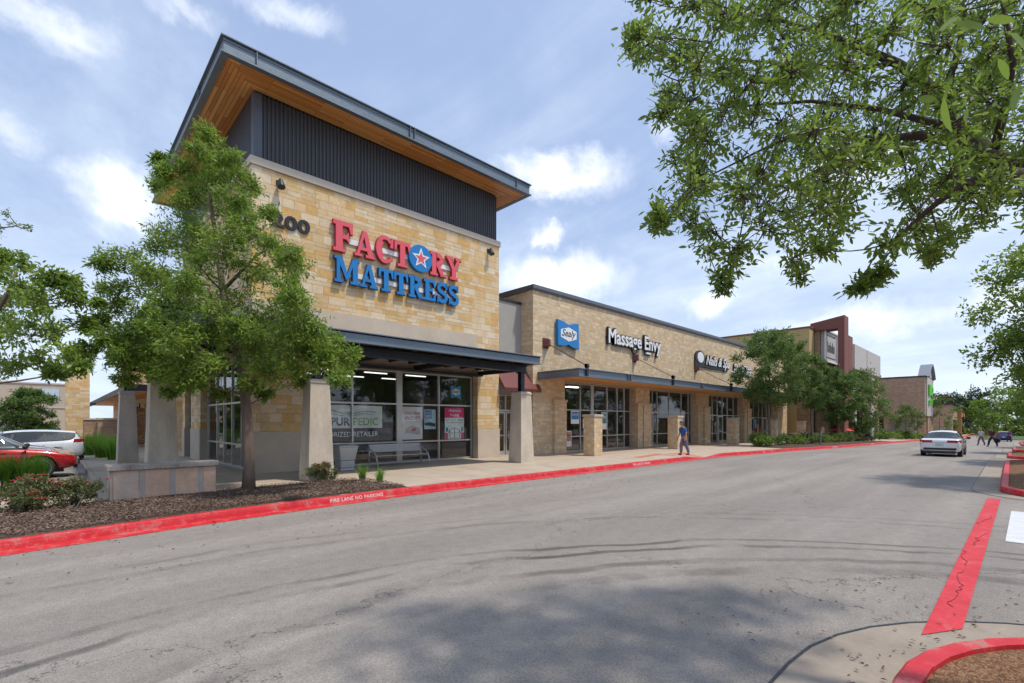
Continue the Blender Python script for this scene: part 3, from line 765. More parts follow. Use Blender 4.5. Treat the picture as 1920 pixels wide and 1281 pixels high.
b.build('soffit', mWOODY, rf); b = MB()
b.hexa([(x1 - .12, y0 + .125), (x1 - .12, y1 - .2), (TX1 - .105, y1 - .2), (TX1 - .105, TY + .145)], zb + .03, zb + .075)
b.build('soffit', mWOODY, rf)
# wall lamps
def wall_lamp(par, x, y, z):
    b = MB(); b.box(x - .09, x + .09, y - .03, y, z - .02, z + .16); b.tube([(x, y - .03, z + .07), (x, y - .14, z + .09)], .03, 8)
    h = Vector((x, y - .17, z + .12)); b.tube([h, h + Vector((0, -.05, -.16)), h + Vector((0, -.09, -.27))], [.07, .11, .13], 14)
    b.tube([h + Vector((0, .015, .04)), h], [.045, .07], 14); b.build('wall_lamp', mDSTEEL, par, smooth=False)
wall_lamp(T, 5.62, TY, 9.98); wall_lamp(T, 15.12, TY, 10.0)
# shop windows
GY = TY + .42
wfr = glazing(T, 'y', 6.57, 14.43, GY - .05, SB + .0, 4.0, [8.45, 10.52, 12.52], [1.03, 2.62], wide=(10.52,), fr=.065)
glazing(T, 'x', 18.32, 24.98, TX0 + .25, SB, 4.28, [19.6, 20.9, 22.1, 23.2], [1.03, 2.6], fr=.065)
b = MB(); b.box(TX0 + .2, TX0 + .26, 27.02, 28.38, SB, 3.38); b.build('door', mDSTEEL, T)
# interior
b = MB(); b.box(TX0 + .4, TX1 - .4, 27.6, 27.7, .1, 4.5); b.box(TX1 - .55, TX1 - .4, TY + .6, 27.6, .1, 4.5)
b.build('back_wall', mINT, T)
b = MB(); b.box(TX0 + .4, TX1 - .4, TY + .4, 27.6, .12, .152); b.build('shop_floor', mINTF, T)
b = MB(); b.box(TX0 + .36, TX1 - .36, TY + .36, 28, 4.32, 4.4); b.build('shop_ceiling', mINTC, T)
for i in range(4):
    for j in range(3): b = MB(); b.box(6.4 + i * 2.3, 7.6 + i * 2.3, 19.3 + j * 2.5, 19.4 + j * 2.5, 4.27, 4.315); b.build('ceiling_light', mLAMP, T)
# canopy that wraps the corner
CZ0, CZ1 = 4.26, 4.6; cf, cs, ce = 13.68, 1.68, 14.75
b = MB(); b.hexa([(cs, cf), (ce, cf), (ce, TY - .04), (TX0 - .05, TY - .04), (TX0 - .05, 26.6), (cs, 26.6)], CZ1 - .06, CZ1 - .02)
cn = b.build('canopy_deck', mat('canopy_deck', (.20, .16, .13), .6, metal=.2, stretch=(.3, 6, 1)), T)
b = MB()
def cbeam(mb, p, q, z0, z1, th, fl):
    (xa, ya), (xb, yb) = p, q
    if abs(xa - xb) > abs(ya - yb):
        mb.box(xa, xb, ya, ya + th, z0 + .03, z1 - .03); mb.box(xa - fl * 0, xb, ya - fl, ya + th + fl * .6, z0, z0 + .03); mb.box(xa, xb, ya - fl, ya + th + fl * .6, z1 - .03, z1)
    else:
        mb.box(xa, xa + th, ya, yb, z0 + .03, z1 - .03); mb.box(xa - fl, xa + th + fl * .6, ya, yb, z0, z0 + .03); mb.box(xa - fl, xa + th + fl * .6, ya, yb, z1 - .03, z1)
cbeam(b, (cs, cf), (ce, cf), CZ0, CZ1, .04, .09); cbeam(b, (cs, cf + .15), (cs, 26.6), CZ0, CZ1, .04, .09)
b.box(ce - .04, ce, cf + .06, TY - .06, CZ0 + .02, CZ1 - .02)
b.build('canopy_fascia', mSTEEL, cn)
b = MB(); cbeam(b, (2.1, 14.36), (14.62, 14.36), 3.98, CZ0 - .0, .14, .07); cbeam(b, (2.13, 14.62), (2.13, 26.4), 3.98, CZ0, .14, .07)
for x in (5.3, 8.0, 11.0, 14.45): b.box(x - .06, x + .06, 14.52, TY - .06, 4.03, 4.22)
for y in (17.0, 20, 23, 26.2): b.box(2.3, TX0 - .06, y - .06, y + .06, 4.03, 4.22)
x = 2.6
while x < 14.5: b.box(x - .03, x + .03, 13.74, TY - .06, CZ0 + .01, CZ1 - .07); x += .9
b.build('canopy_beam', mDSTEEL, cn)
b = MB(); b.box(6.5, 14.5, TY - .33, TY - .03, 3.98, 4.05); b.build('canopy_ledger', mDSTEEL, cn)
def column(par, cx, cy, wb=.39, wt=.29, h=3.12):
    b = MB(); sq = lambda w: [(cx - w, cy - w), (cx + w, cy - w), (cx + w, cy + w), (cx - w, cy + w)]
    b.hexa(sq(wb), .12, h - .1, sq(wt + .012)); b.hexa(sq(wt + .035), h - .1, h - .02, sq(wt + .035)); b.hexa(sq(wt + .03), h - .02, h + .03, sq(wt - .03))
    c = b.build('canopy_column', mCOLC, par, bevel=.012)
    p = MB(); p.box(cx - .1, cx + .1, cy - .105, cy - .085, h + .02, 3.985); p.box(cx - .1, cx + .1, cy + .085, cy + .105, h + .02, 3.985); p.box(cx - .012, cx + .012, cy - .086, cy + .086, h + .02, 3.985)
    p.box(cx - .17, cx + .17, cy - .17, cy + .17, h + .02, h + .05); p.box(cx - .16, cx + .16, cy - .16, cy + .16, 3.94, 3.985)
    p.build('steel_post', mDSTEEL, c); return c
for (cx, cy, a, c_) in ((14.45, 14.5, .39, .29), (5.72, 14.42, .385, .275), (2.25, 16.75, .37, .27), (2.25, 25.3, .35, .24)): column(T, cx, cy, a, c_)

# ================= signs on the tower =================
mSRED = mat('coral_red_acrylic', (.74, .10, .13), .35, var=.03); mSREDD = mat('dark_red_return', (.42, .015, .04), .4, var=.05)
mSBLU = mat('azure_acrylic', (.006, .19, .52), .35, var=.03); mSBLUD = mat('navy_return', (.01, .05, .16), .4)
def arc(cx, cy, rx, ry, a0, a1, t0, t1=None, n=18):
    t1 = t1 or t0; out = []; inn = []
    for i in range(n + 1):
        f = i / n; a = R(a0 + (a1 - a0) * f); t = t0 + (t1 - t0) * f
        out.append((cx + rx * math.cos(a), cy + ry * math.sin(a))); inn.append((cx + (rx - t) * math.cos(a), cy + (ry - t * .85) * math.sin(a)))
    return [[out[i], out[i + 1], inn[i + 1], inn[i]] for i in range(n)]
bx = lambda a, b_, c, d: [(a, c), (b_, c), (b_, d), (a, d)]
def G(ch):
    if ch == 'F': return .82, [bx(.10, .37, .08, .92), bx(0, .47, 0, .10), bx(0, .78, .87, 1), [(.62, .87), (.78, .87), (.78, .64), (.70, .64)], bx(.37, .56, .44, .57), [(.52, .57), (.62, .68), (.62, .34), (.52, .44)]]
    if ch == 'A': return 1.0, [[(.08, .05), (.22, .05), (.52, .98), (.40, 1)], [(.40, 1), (.60, 1), (.93, .05), (.66, .05)], bx(.25, .70, .25, .37), bx(0, .36, 0, .10), bx(.54, 1.0, 0, .10)]
    if ch == 'C': return .88, arc(.46, .5, .46, .53, 42, 325, .16, .14, 26) + [[(.70, .62), (.86, .62), (.86, .99), (.78, .99)]] + arc(.46, .5, .46, .50, 120, 240, .29, .29, 10)
    if ch == 'T': return .86, [bx(.30, .57, .08, .90), bx(.17, .70, 0, .10), bx(0, .86, .87, 1), [(0, .87), (.15, .87), (.08, .62), (0, .62)], [(.71, .87), (.86, .87), (.86, .62), (.78, .62)]]
    if ch == 'R': return .95, [bx(.10, .36, .08, .92), bx(0, .46, 0, .10), bx(0, .40, .89, 1)] + arc(.42, .725, .38, .275, 95, -95, .22, .22, 14) + [[(.36, .46), (.56, .48), (.88, .05), (.62, .05)], bx(.62, 1.0, 0, .10), bx(.36, .46, .44, .55), bx(.36, .46, .89, 1)]
    if ch == 'Y': return .98, [bx(.36, .63, .05, .48), bx(.24, .75, 0, .10), [(.05, .93), (.31, .93), (.60, .42), (.38, .42)], [(.70, .93), (.87, .93), (.62, .42), (.45, .42)], bx(0, .42, .9, 1), bx(.60, .98, .9, 1)]
    if ch == 'M': return 1.2, [bx(.10, .26, .05, .95), bx(.88, 1.13, .05, .95), bx(0, .38, 0, .10), bx(.76, 1.2, 0, .10), bx(0, .30, .9, 1), bx(.88, 1.2, .9, 1), [(.12, .97), (.38, .97), (.68, .2), (.55, .12)], [(.52, .14), (.64, .14), (1.0, .97), (.86, .97)]]
    if ch == 'E': return .84, [bx(.10, .36, .08, .92), bx(0, .80, 0, .12), bx(0, .78, .88, 1), [(.62, .88), (.78, .88), (.78, .68), (.70, .68)], [(.62, .12), (.80, .12), (.80, .34), (.72, .34)], bx(.36, .54, .45, .57), [(.50, .57), (.60, .67), (.60, .35), (.50, .45)]]
    if ch == 'S': return .78, arc(.39, .73, .36, .29, 25, 275, .2, .22, 18) + arc(.39, .29, .38, .30, 95, -160, .22, .2, 18) + [[(.60, .68), (.73, .70), (.73, 1.0), (.66, 1.0)], [(.03, 0), (.10, 0), (.16, .30), (.03, .32)]]
def slab(sign, word, fr, u0, v0, hs, width, ms, mf, dep=.16, star=None):
    gs = [(.98, None) if c == 'O' else G(c) for c in word]; gap = .05
    tot = sum(g[0] * h for g, h in zip(gs, hs)) + gap * (len(word) - 1) * hs[-1]; k = width / tot; u = u0
    for c, (wd, polys), h in zip(word, gs, hs):
        if polys is None: star(u + wd * h * k / 2, v0 + h * .5, h * .52)
        else:
            b = MB(); f = MB(); o, U, V, N = fr
            for i, p in enumerate(polys):
                cxp = sum(q[0] for q in p) / len(p); cyp = sum(q[1] for q in p) / len(p)
                pp = [(u + q[0] * h * k, v0 + q[1] * h) for q in p]
                gp = [(u + (q[0] + (.016 if q[0] > cxp else -.016)) * h * k, v0 + (q[1] + (.018 if q[1] > cyp else -.018)) * h) for q in p]
                b.prism(gp, fr, .05, dep + (i % 7) * .0006); f.prism(pp, fr, dep + .006 + (i % 7) * .0007, dep + .016 + (i % 9) * .0007)
            lo = b.build('letter', ms, sign); f.build('letter_face', mf, lo)
        u += wd * h * k + gap * hs[-1] * k
sg = thing('store_sign', 'large coral red and azure blue slab letter sign high on the stone tower', 'shop sign', (10.3, TY, 8))
fr = FY(TY)
def star(u, v, r):
    b = MB(); pts = [(u + r * math.cos(2 * math.pi * i / 36), v + r * math.sin(2 * math.pi * i / 36)) for i in range(36)]
    b.prism(pts, fr, .05, .2); d = b.build('star_disc', mSBLU, sg)
    def st(ro, ri): return [(u + (ro if i % 2 == 0 else ri) * math.sin(math.pi * i / 5), v - .01 * r + (ro if i % 2 == 0 else ri) * math.cos(math.pi * i / 5)) for i in range(10)]
    def stm(ro, ri, d0, d1, m):
        b = MB(); p = st(ro, ri)
        for i in range(0, 10, 2): b.prism([(u, v - .01 * r), p[i - 1], p[i], p[i + 1]], fr, d0, d1)
        b.build('star', m, d)
    stm(r * .8, r * .34, .2, .212, mWHITE); stm(r * .52, r * .21, .212, .222, mSRED)
slab(sg, 'FACTORY', fr, 7.45, 8.2, [1.12, .98, 1.02, 1.0, 1.08, .98, .98], 5.9, mSREDD, mSRED, star=star)
slab(sg, 'MATTRESS', fr, 7.5, 7.06, [.95] + [.88] * 7, 5.72, mSBLUD, mSBLU)
b = MB(); b.box(8.1, 12.9, TY - .05, TY + .002, 8.60, 8.80); b.build('raceway', mWHITE, sg); b = MB(); b.box(7.8, 13.0, TY - .05, TY + .002, 7.36, 7.54); b.build('raceway', mWHITE, sg)
def lettersign(name, label, cat, fr, items, loc, m=mBLK, group=None):
    s = thing(name, label, cat, loc, 0, group)
    for (txt, u, v, h, wd, d0, d1, offs, sh, mm) in items:
        b = MB(); text(b, txt, fr, u, v, h, wd, d0, d1, offs, sh); b.build('lettering', mm, s)
    return s
lettersign('address_number', 'thick black digits 200 mounted on the stone tower near its left corner', 'number sign', fr, [('200', 5.36, 8.56, .45, 1.3, 0, .06, .03, 0, mBLK)], (6, TY, 8.5))
lettersign('small_wall_lettering', 'small black letters half hidden by the tree below the black digits', 'wall lettering', fr, [('and suite', 4.95, 7.75, .26, 1.35, 0, .04, .012, 0, mBLK)], (5.6, TY, 7.7))
em = thing('round_emblem', 'round black emblem with white stripes on the tower side wall', 'emblem', (TX0, 18.3, 9.2))
fx = FXm(TX0)
b = MB(); b.prism([(-18.3 + .34 * math.cos(2 * math.pi * i / 32), 8.95 + .34 * math.sin(2 * math.pi * i / 32)) for i in range(32)], fx, 0, .05); b.build('disc', mBLK, em)
b = MB()
for i in range(5):
    u = -18.3 - .2 + i * .1; hh = math.sqrt(max(0, .3 ** 2 - (u + 18.3) ** 2)); b.prism([(u - .02, 8.95 - hh), (u + .02, 8.95 - hh), (u + .02, 8.95 + hh * .7), (u - .02, 8.95 + hh * .7)], fx, .05, .062)
b.build('stripe', mWHITE, em)

# ================= posters behind the tower glass =================
GP = GY + .02; pf = FY(GP)
def panel(mb, x0, x1, z0, z1, d0=0, d1=.01, fr=pf): mb.prism([(x0, z0), (x1, z0), (x1, z1), (x0, z1)], fr, d0, d1)
mBAN = mat('banner_white', (.84, .87, .85), .5, var=.06, vs=1); mNAVY = mat('banner_navy', (.02, .035, .055), .4); mTXN = mat('navy_text', (.015, .03, .09), .5); mTXG = mat('green_text', (.17, .42, .06), .5)
mPINK = mat('magenta_poster', (.85, .012, .16), .5, var=.03); mPOST = mat('poster_grey', (.82, .78, .78), .5, var=.05); mPBLU = mat('poster_blue', (.04, .22, .55), .5, var=.15, vs=4); mTXR = mat('red_text', (.42, .04, .06), .5)
GREYT = mat('grey_text', (.10, .10, .11), .5)
pf2 = FY(GP - .12)   # posters hang just behind the pane
def pw(name, label, loc): return thing(name, label, 'poster', loc)
pF = FY(GP + .06)
p = pw('window_banner', 'wide white banner over a dark band with white capitals in the left shop window', (8.2, GP, 1.1))
b = MB(); panel(b, 6.72, 9.78, 1.63, 2.52, fr=pF); b.build('banner', mBAN, p)
b = MB(); panel(b, 6.72, 10.2, 1.14, 1.62, fr=pF); b.build('dark_band', mNAVY, p)
b = MB(); text(b, 'TEMPUR', pF, 6.85, 1.74, .30, 1.55, .01, .014, .03); b.build('lettering', mTXN, p)
b = MB(); text(b, 'PEDIC', pF, 8.55, 1.74, .30, 1.05, .01, .014, .0); b.build('lettering', mTXG, p)
b = MB(); text(b, 'AUTHORIZED RETAILER', pF, 6.85, 1.30, .19, 2.75, .01, .014, .01); b.build('lettering', mWHITE, p)
b = MB(); b.tube([(7.1 + i * .2, GP + .045, 2.25 + .11 * math.sin(i * .75) * math.exp(-i * .08)) for i in range(13)], .012, 4); b.tube([(7.6 + i * .2, GP + .045, 2.15 + .05 * math.sin(i * .8 + 2)) for i in range(10)], .009, 4); b.build('line_drawing', mTXN, p)
p = pw('window_poster', 'tall pale poster with red heading beside the blue poster', (11.2, GP, 1.2))
b = MB(); panel(b, 10.72, 11.72, 1.12, 2.52, fr=pF); b.build('sheet', mPOST, p)
b = MB(); text(b, 'LOCALLY OWNED', pF, 10.82, 2.18, .13, .8, .01, .014, .01); b.build('lettering', mTXR, p); b = MB(); text(b, 'SINCE 1977', pF, 10.82, 1.96, .15, .8, .01, .014, .02); text(b, 'family owned', pF, 10.9, 1.87, .05, .6, .01, .014); b.build('lettering', mTXR, p)
b = MB(); b.prism([(10.85, 1.4), (11.6, 1.32), (11.62, 1.6), (11.2, 1.72), (10.9, 1.6)], pF, .01, .013); b.build('picture', mat('bed_picture', (.50, .42, .42), .6, var=.3, vs=5), p)
b = MB(); b.prism([(11.15, 1.46), (11.4, 1.5), (11.36, 1.6), (11.2, 1.58)], pF, .014, .017); b.build('picture', mTXR, p)
p = pw('window_poster', 'small blue and white poster between the pale poster and the magenta one', (12.1, GP, 1.6))
b = MB(); panel(b, 11.82, 12.42, 1.55, 2.42, fr=pF); b.build('sheet', mat('poster_sky', (.5, .68, .85), .5, var=.3, vs=3), p)
b = MB(); panel(b, 11.86, 12.2, 2.02, 2.38, .011, .014, pF); b.build('blue_field', mPBLU, p)
b = MB(); text(b, 'SAVE', pF, 11.9, 2.24, .07, .26, .015, .018); b.build('lettering', mWHITE, p); b = MB(); text(b, '$500', pF, 11.9, 2.07, .12, .26, .015, .018, .02); b.build('lettering', mWHITE, p)
b = MB(); b.prism([(11.84, 1.72), (12.4, 1.66), (12.4, 1.8), (12.1, 1.86), (11.84, 1.82)], pF, .011, .015); b.build('picture', mTXN, p)
p = pw('window_poster', 'magenta and white poster with an open carton drawing in the right pane', (13.5, GP, 1.1))
b = MB(); panel(b, 12.92, 14.02, 1.08, 2.52, fr=pF); b.build('sheet', mBAN, p)
b = MB(); panel(b, 12.92, 14.02, 2.06, 2.52, .011, .014, pF); b.build('magenta_field', mPINK, p); b = MB(); panel(b, 12.92, 13.1, 1.08, 1.38, .011, .014, pF); b.build('magenta_field', mPINK, p); b = MB(); panel(b, 13.84, 14.02, 1.08, 1.38, .011, .014, pF); b.build('magenta_field', mPINK, p)
b = MB(); text(b, 'donate', pF, 13.47, 2.34, .13, .7, .016, .02, .01, center=True); b.build('lettering', mWHITE, p); b = MB(); text(b, 'here', pF, 13.47, 2.13, .13, .48, .016, .02, .01, center=True); b.build('lettering', mWHITE, p)
b = MB(); text(b, 'bed sheets & blankets', pF, 13.47, 1.93, .07, .95, .011, .014, center=True); b.build('lettering', GREYT, p); b = MB(); text(b, 'for neighbors in need', pF, 13.47, 1.82, .06, .85, .011, .014, center=True); b.build('lettering', GREYT, p)
b = MB()
def ln(a, c, w_=.012, d=.016):
    p0 = pF[0] + pF[1] * a[0] + pF[2] * a[1] + pF[3] * d; p1 = pF[0] + pF[1] * c[0] + pF[2] * c[1] + pF[3] * d; b.tube([p0, p1], w_, 4)
for a, c in (((13.2, 1.5), (13.47, 1.6)), ((13.47, 1.6), (13.74, 1.5)), ((13.2, 1.5), (13.12, 1.35)), ((13.74, 1.5), (13.82, 1.35)), ((13.2, 1.5), (13.2, 1.12)), ((13.74, 1.5), (13.74, 1.12)), ((13.2, 1.12), (13.74, 1.12)), ((13.47, 1.6), (13.47, 1.12)), ((13.2, 1.36), (13.74, 1.36))): ln(a, c)
b.build('carton_drawing', GREYT, p)
mTEAL = mat('teal', (.05, .35, .38), .5); b = MB(); panel(b, 12.97, 13.1, 1.42, 1.62, .011, .014, pF); b.build('teal_field', mTEAL, p); b = MB(); panel(b, 13.84, 13.97, 1.42, 1.62, .011, .014, pF); b.build('teal_field', mat('teal', (.05, .35, .38), .5), p)
# bow-tie shaped logo sign builder (hanging sign in the window and on the wall)
def bow(par, fr, u0, u1, v0, v1, dep, d0=0.0, script=True):
    w_ = u1 - u0; h = v1 - v0; cx = (u0 + u1) / 2; cy = (v0 + v1) / 2
    ol = [(u0 + .02 * w_, v0 + .06 * h), (u0 + .28 * w_, v0 + .05 * h), (cx, v0 + .13 * h), (u1 - .3 * w_, v0 + .04 * h), (u1, v0), (u1 - .02 * w_, v1 - .02 * h), (u1 - .25 * w_, v1 - .05 * h), (cx, v1 - .14 * h), (u0 + .25 * w_, v1 - .04 * h), (u0, v1)]
    b = MB(); b.prism(ol, fr, d0, d0 + dep); s = b.build('blue_panel', mSBLU if dep > .05 else mat('sky_panel', (.02, .27, .55), .4), par)
    hx = [(cx, v0 + .24 * h), (u1 - .13 * w_, cy - .13 * h), (u1 - .13 * w_, cy + .15 * h), (cx, v1 - .23 * h), (u0 + .13 * w_, cy + .15 * h), (u0 + .13 * w_, cy - .13 * h)]
    b = MB(); b.prism(hx, fr, d0 + dep, d0 + dep + .012); b.build('white_hexagon', mWHITE, s)
    if script:
        b = MB(); text(b, 'Sealy', fr, u0 + .17 * w_, cy - .08 * h, .26 * h, .66 * w_, d0 + dep + .012, d0 + dep + .02, .008, .35); b.build('lettering', mBLK, s)
p = tag(thing('hanging_logo_sign', '', 'sign', (13.6, GP, 3)), 'small blue bow-tie shaped sign hanging in the upper right pane', 'sign'); bow(p, pF, 13.25, 13.82, 2.95, 3.55, .02)
# display bed and shelves seen dimly through the glass
for i, (x, y) in enumerate(((8.0, 20.0), (10.6, 20.8), (13.0, 20.4))):
    p = thing('display_bed', ['mattress set on display behind the wide banner', 'mattress set on display behind the bench', 'mattress set on display behind the magenta poster'][i], 'bed', (x, y, .15), 0, 'beds displayed inside the shop')
    b = MB(); b.box(x - .8, x + .8, y - 1, y + 1, .25, .5); b.build('base', mINT, p, bevel=.02)
    b = MB(); b.box(x - .8, x + .8, y - 1, y + 1, .5, .8); b.build('mattress', mat('mattress_fabric', (.35, .35, .36), .9), p, bevel=.06)
    b = MB(); b.box(x - .8, x + .8, y + 1.0, y + 1.08, .15, 1.3); b.build('headboard', mINT, p, bevel=.02)
# ================= recessed link with a door between the two shops =================
K = thing('entrance_link', 'narrow grey stucco link with burgundy metal awning and glass door between the stone shops', 'shop entrance', (16.9, 18.1, .15))
b = MB(); wall(b, 'y', TX1, 18.0, 18.08, .3, .1, 8.08, [(15.95, 17.85, .15, 3.3)]); b.build('stucco_wall', mSTUC, K)
b = MB(); b.box(TX1, 18.0, 18.02, 18.4, 8.08, 8.2); b.build('coping', mDSTEEL, K)
b = MB(); b.add([(TX1 + .02, 18.06, 5.05), (18.45, 18.06, 5.05), (18.45, 17.0, 3.55), (TX1 + .02, 17.0, 3.55), (TX1 + .02, 18.06, 4.9), (18.45, 18.06, 4.9), (18.45, 17.03, 3.4), (TX1 + .02, 17.03, 3.4)], [(0, 1, 2, 3), (7, 6, 5, 4), (0, 4, 5, 1), (1, 5, 6, 2), (2, 6, 7, 3), (3, 7, 4, 0)])
for i in range(0):
    x = TX1 + .38 * i; b.add([(x - .015, 18.06, 5.08), (x + .015, 18.06, 5.08), (x + .015, 17.0, 3.58), (x - .015, 17.0, 3.58), (x, 18.06, 5.04), (x, 17.0, 3.54)], [(0, 1, 2, 3), (0, 3, 5, 4), (1, 4, 5, 2)])
b.build('awning', mBURG, K)
glazing(K, 'y', 15.97, 17.83, 18.15, 2.42, 3.28, [16.95], [], fr=.06)
door(K, 'y', 15.98, 16.93, 18.17, .155, 2.4, 0); door(K, 'y', 16.97, 17.82, 18.17, .155, 2.4)
b = MB(); text(b, 'STORE HOURS', FY(18.17), 16.2, 1.7, .05, .5, .02, .024); b.build('door_lettering', mWHITE, K); b = MB(); text(b, '10am - 7pm', FY(18.17), 16.2, 1.58, .05, .5, .02, .024); b.build('door_lettering', mWHITE, K); b = MB(); text(b, '11am - 6pm', FY(18.17), 16.2, 1.48, .05, .5, .02, .024); b.build('door_lettering', mWHITE, K)
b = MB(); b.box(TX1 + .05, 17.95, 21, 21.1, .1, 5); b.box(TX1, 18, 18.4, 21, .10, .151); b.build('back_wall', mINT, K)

# ================= second building: the row of shops =================
BX0, BX1, BY, BZ = 18.0, 58.5, 17.2, 8.72
B2 = thing('shop_row', 'long low limestone shop row with blue-grey steel canopy', 'shop building', (38, BY, .1))
bays = [(20.55, 27.8), (29.55, 36.55), (38.8, 45.9), (47.7, 54.9)]
mass = MB(); wall(mass, 'y', BX0, BX1, BY, .4, -.4, BZ, [(a, c, -.4, 4.12) for a, c in bays])
mass.box(BX0, BX0 + .4, BY + .4, 30, -.1, BZ); mass.box(BX1 - .4, BX1, BY + .4, 30, -.5, BZ); mass.box(BX0 + .4, BX1 - .4, 29.6, 30, -.4, BZ)
mass.build('stone_wall', mSTONE2, B2)
b = MB(); b.box(BX0 - .06, BX1, BY - .08, BY + .3, BZ, BZ + .07); b.box(BX0 - .1, BX1, BY - .13, BY + .3, BZ + .07, BZ + .26); b.box(BX0 - .1, BX0 + .3, BY + .3, 30, BZ + .0, BZ + .26)
b.box(BX0 + .3, BX1 - .2, BY + .3, 29.8, BZ - .3, BZ - .2)
b.build('parapet_cap', mat('parapet_metal', (.14, .15, .17), .5, metal=.4, var=.1), B2)
# pilasters flank each bay
for i, (a, c) in enumerate(bays):
    for (p, q) in ((a - 1.0, a - .02), (c + .02, c + .62)):
        z = gz(p); m_ = MB(); m_.box(p, q, BY - .16, BY, z + .1, 2.95); m_.box(p - .04, q + .04, BY - .2, BY, 2.95, 3.08); m_.build('pilaster', mSTONE2, B2)
# canopy
ca, cb, cf2 = 18.4, 57.5, 14.5
b = MB(); b.box(ca + .05, cb - .05, cf2 + .06, BY - .02, 4.14, 4.2); cn2 = b.build('canopy_soffit', mWOODX, B2)
b = MB(); b.box(ca + .02, cb - .02, cf2 + .05, BY - .02, 4.40, 4.44); b.build('canopy_roof', mDSTEEL, cn2)
b = MB()
b.box(ca, cb, cf2, cf2 + .05, 4.10, 4.44); b.box(ca - .08, cb, cf2 - .09, cf2 + .11, 4.07, 4.10); b.box(ca - .08, cb, cf2 - .09, cf2 + .11, 4.44, 4.475)
b.box(ca, ca + .05, cf2 + .05, BY - .01, 4.10, 4.44); b.box(ca - .08, ca + .12, cf2 + .11, BY - .01, 4.07, 4.10); b.box(ca - .08, ca + .12, cf2 + .11, BY - .01, 4.44, 4.475)
for x in (22.75, 31.6, 40.6, 49.5):
    for s in (-.12, .12): b.box(x + s - .02, x + s + .02, cf2 - .085, cf2, 4.10, 4.44)
b.build('canopy_fascia', mSTEEL, cn2)
for x in (18.95, 27.6, 36.4, 45.2, 54):
    b = MB(); b.box(x - .07, x + .07, cf2 - .11, cf2 + .02, 4.12, 4.72); b.tube([(x - .07, cf2 - .05, 4.62), (x + .07, cf2 - .05, 4.62)], .11, 10); br = b.build('hanger_bracket', mDSTEEL, cn2)
    b = MB()
    for s in (-.045, .045): b.tube([(x + s, cf2 - .04, 4.62), (x + s, BY - .2, 6.0)], .016, 6)
    b.build('tie_rod', mBURG, br)
    b = MB(); b.prism([(-.22, -.28), (.22, -.28), (.22, .28), (-.22, .28)], (Vector((x, BY, 6.04)), Vector((1, 0, 0)), Vector((0, 0, 1)), Vector((0, -1, 0))), 0, .05)
    b.hexa([(x - .2, BY - .05), (x + .2, BY - .05), (x + .06, BY - .32), (x - .06, BY - .32)][::-1], 5.85, 6.22); b.build('anchor_box', mBURG, cn2)
# glazing
GY2 = BY + .35
def shopfront(a, c, mull, dr, wide=()):
    z = gz((a + c) / 2) + .15
    o = (a + .02, c - .02)
    g = glazing(B2, 'y', o[0], o[1], GY2, z, 4.1, mull, [1.02 + z - .15, 2.55 + z - .15] if not dr else [2.55 + z - .15], wide=wide, fr=.06)
    for (p, q) in dr: door(B2, 'y', p, q, GY2 - .07, z + .01, z + 2.35)
    if dr:
        s = MB()
        ms = sorted([o[0]] + list(mull) + [o[1]])
        for p, q in zip(ms[:-1], ms[1:]):
            if not any(abs(p - d[0]) < .15 for d in dr): s.box(p + .03, q - .03, GY2 - .004, GY2 + .09, .99 + z - .15, 1.05 + z - .15)
        s.build('sill_rail', mALU, g)
    return g
shopfront(*bays[0], [22.4, 23.55, 25.1, 26.2, 27.0], [], wide=(23.55,))
shopfront(*bays[1], [30.55, 31.2, 32.9, 34.8, 36.0], [(29.62, 30.52)])
shopfront(*bays[2], [40.3, 41.3, 42.3, 43.4, 44.7], [(41.33, 42.27)])
shopfront(*bays[3], [48.6, 49.6, 51.0, 52.0, 53.2], [(48.63, 49.57), (52.03, 53.0)])
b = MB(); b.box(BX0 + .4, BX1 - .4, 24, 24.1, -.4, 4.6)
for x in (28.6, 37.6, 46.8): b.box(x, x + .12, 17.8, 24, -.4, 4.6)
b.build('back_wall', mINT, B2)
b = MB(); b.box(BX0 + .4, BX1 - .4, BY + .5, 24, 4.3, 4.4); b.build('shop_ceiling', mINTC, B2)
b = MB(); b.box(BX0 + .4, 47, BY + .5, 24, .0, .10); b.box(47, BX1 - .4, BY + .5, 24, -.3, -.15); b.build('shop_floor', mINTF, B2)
for i, (x, y) in enumerate(((22, 20), (25.5, 21), (32.5, 20), (41, 20.5), (44, 20.5), (50, 20.5))):
    b = MB(); b.box(x, x + 1.2, y, y + .3, 4.24, 4.295); b.build('ceiling_light', emat('dim_tube%d' % i, (1, .97, .9), 3) if i == 0 else MATS['dim_tube0'], B2)
# free standing stone pillars
mCAPS = mat('pillar_cap', (.50, .43, .34), .85)
for i, (x, lab) in enumerate(((19.85, 'squat stone pillar nearest the corner shop, standing before the first shopfront'), (28.45, 'squat stone pillar directly behind the walking man in blue'), (37.5, 'squat stone pillar at the third shopfront, left of the first tree'),
        (46.3, 'squat stone pillar partly hidden behind the first street tree trunk'), (54.6, 'squat stone pillar farthest along the shop row, right of the first street tree'))):
    z = gz(x) + .14; p = thing('stone_pillar', lab, 'pillar', (x, 14.75, z), 0, 'squat stone pillars under the canopy edge')
    b = MB(); b.box(x - .34, x + .34, 14.42, 15.10, z, z + 1.98); b.build('shaft', mSTONE2 if i % 2 == 0 else mSTONE2, p, bevel=.01)
    b = MB(); b.box(x - .385, x + .385, 14.375, 15.145, z + 1.98, z + 2.1); b.build('cap', mCAPS, p, bevel=.015)
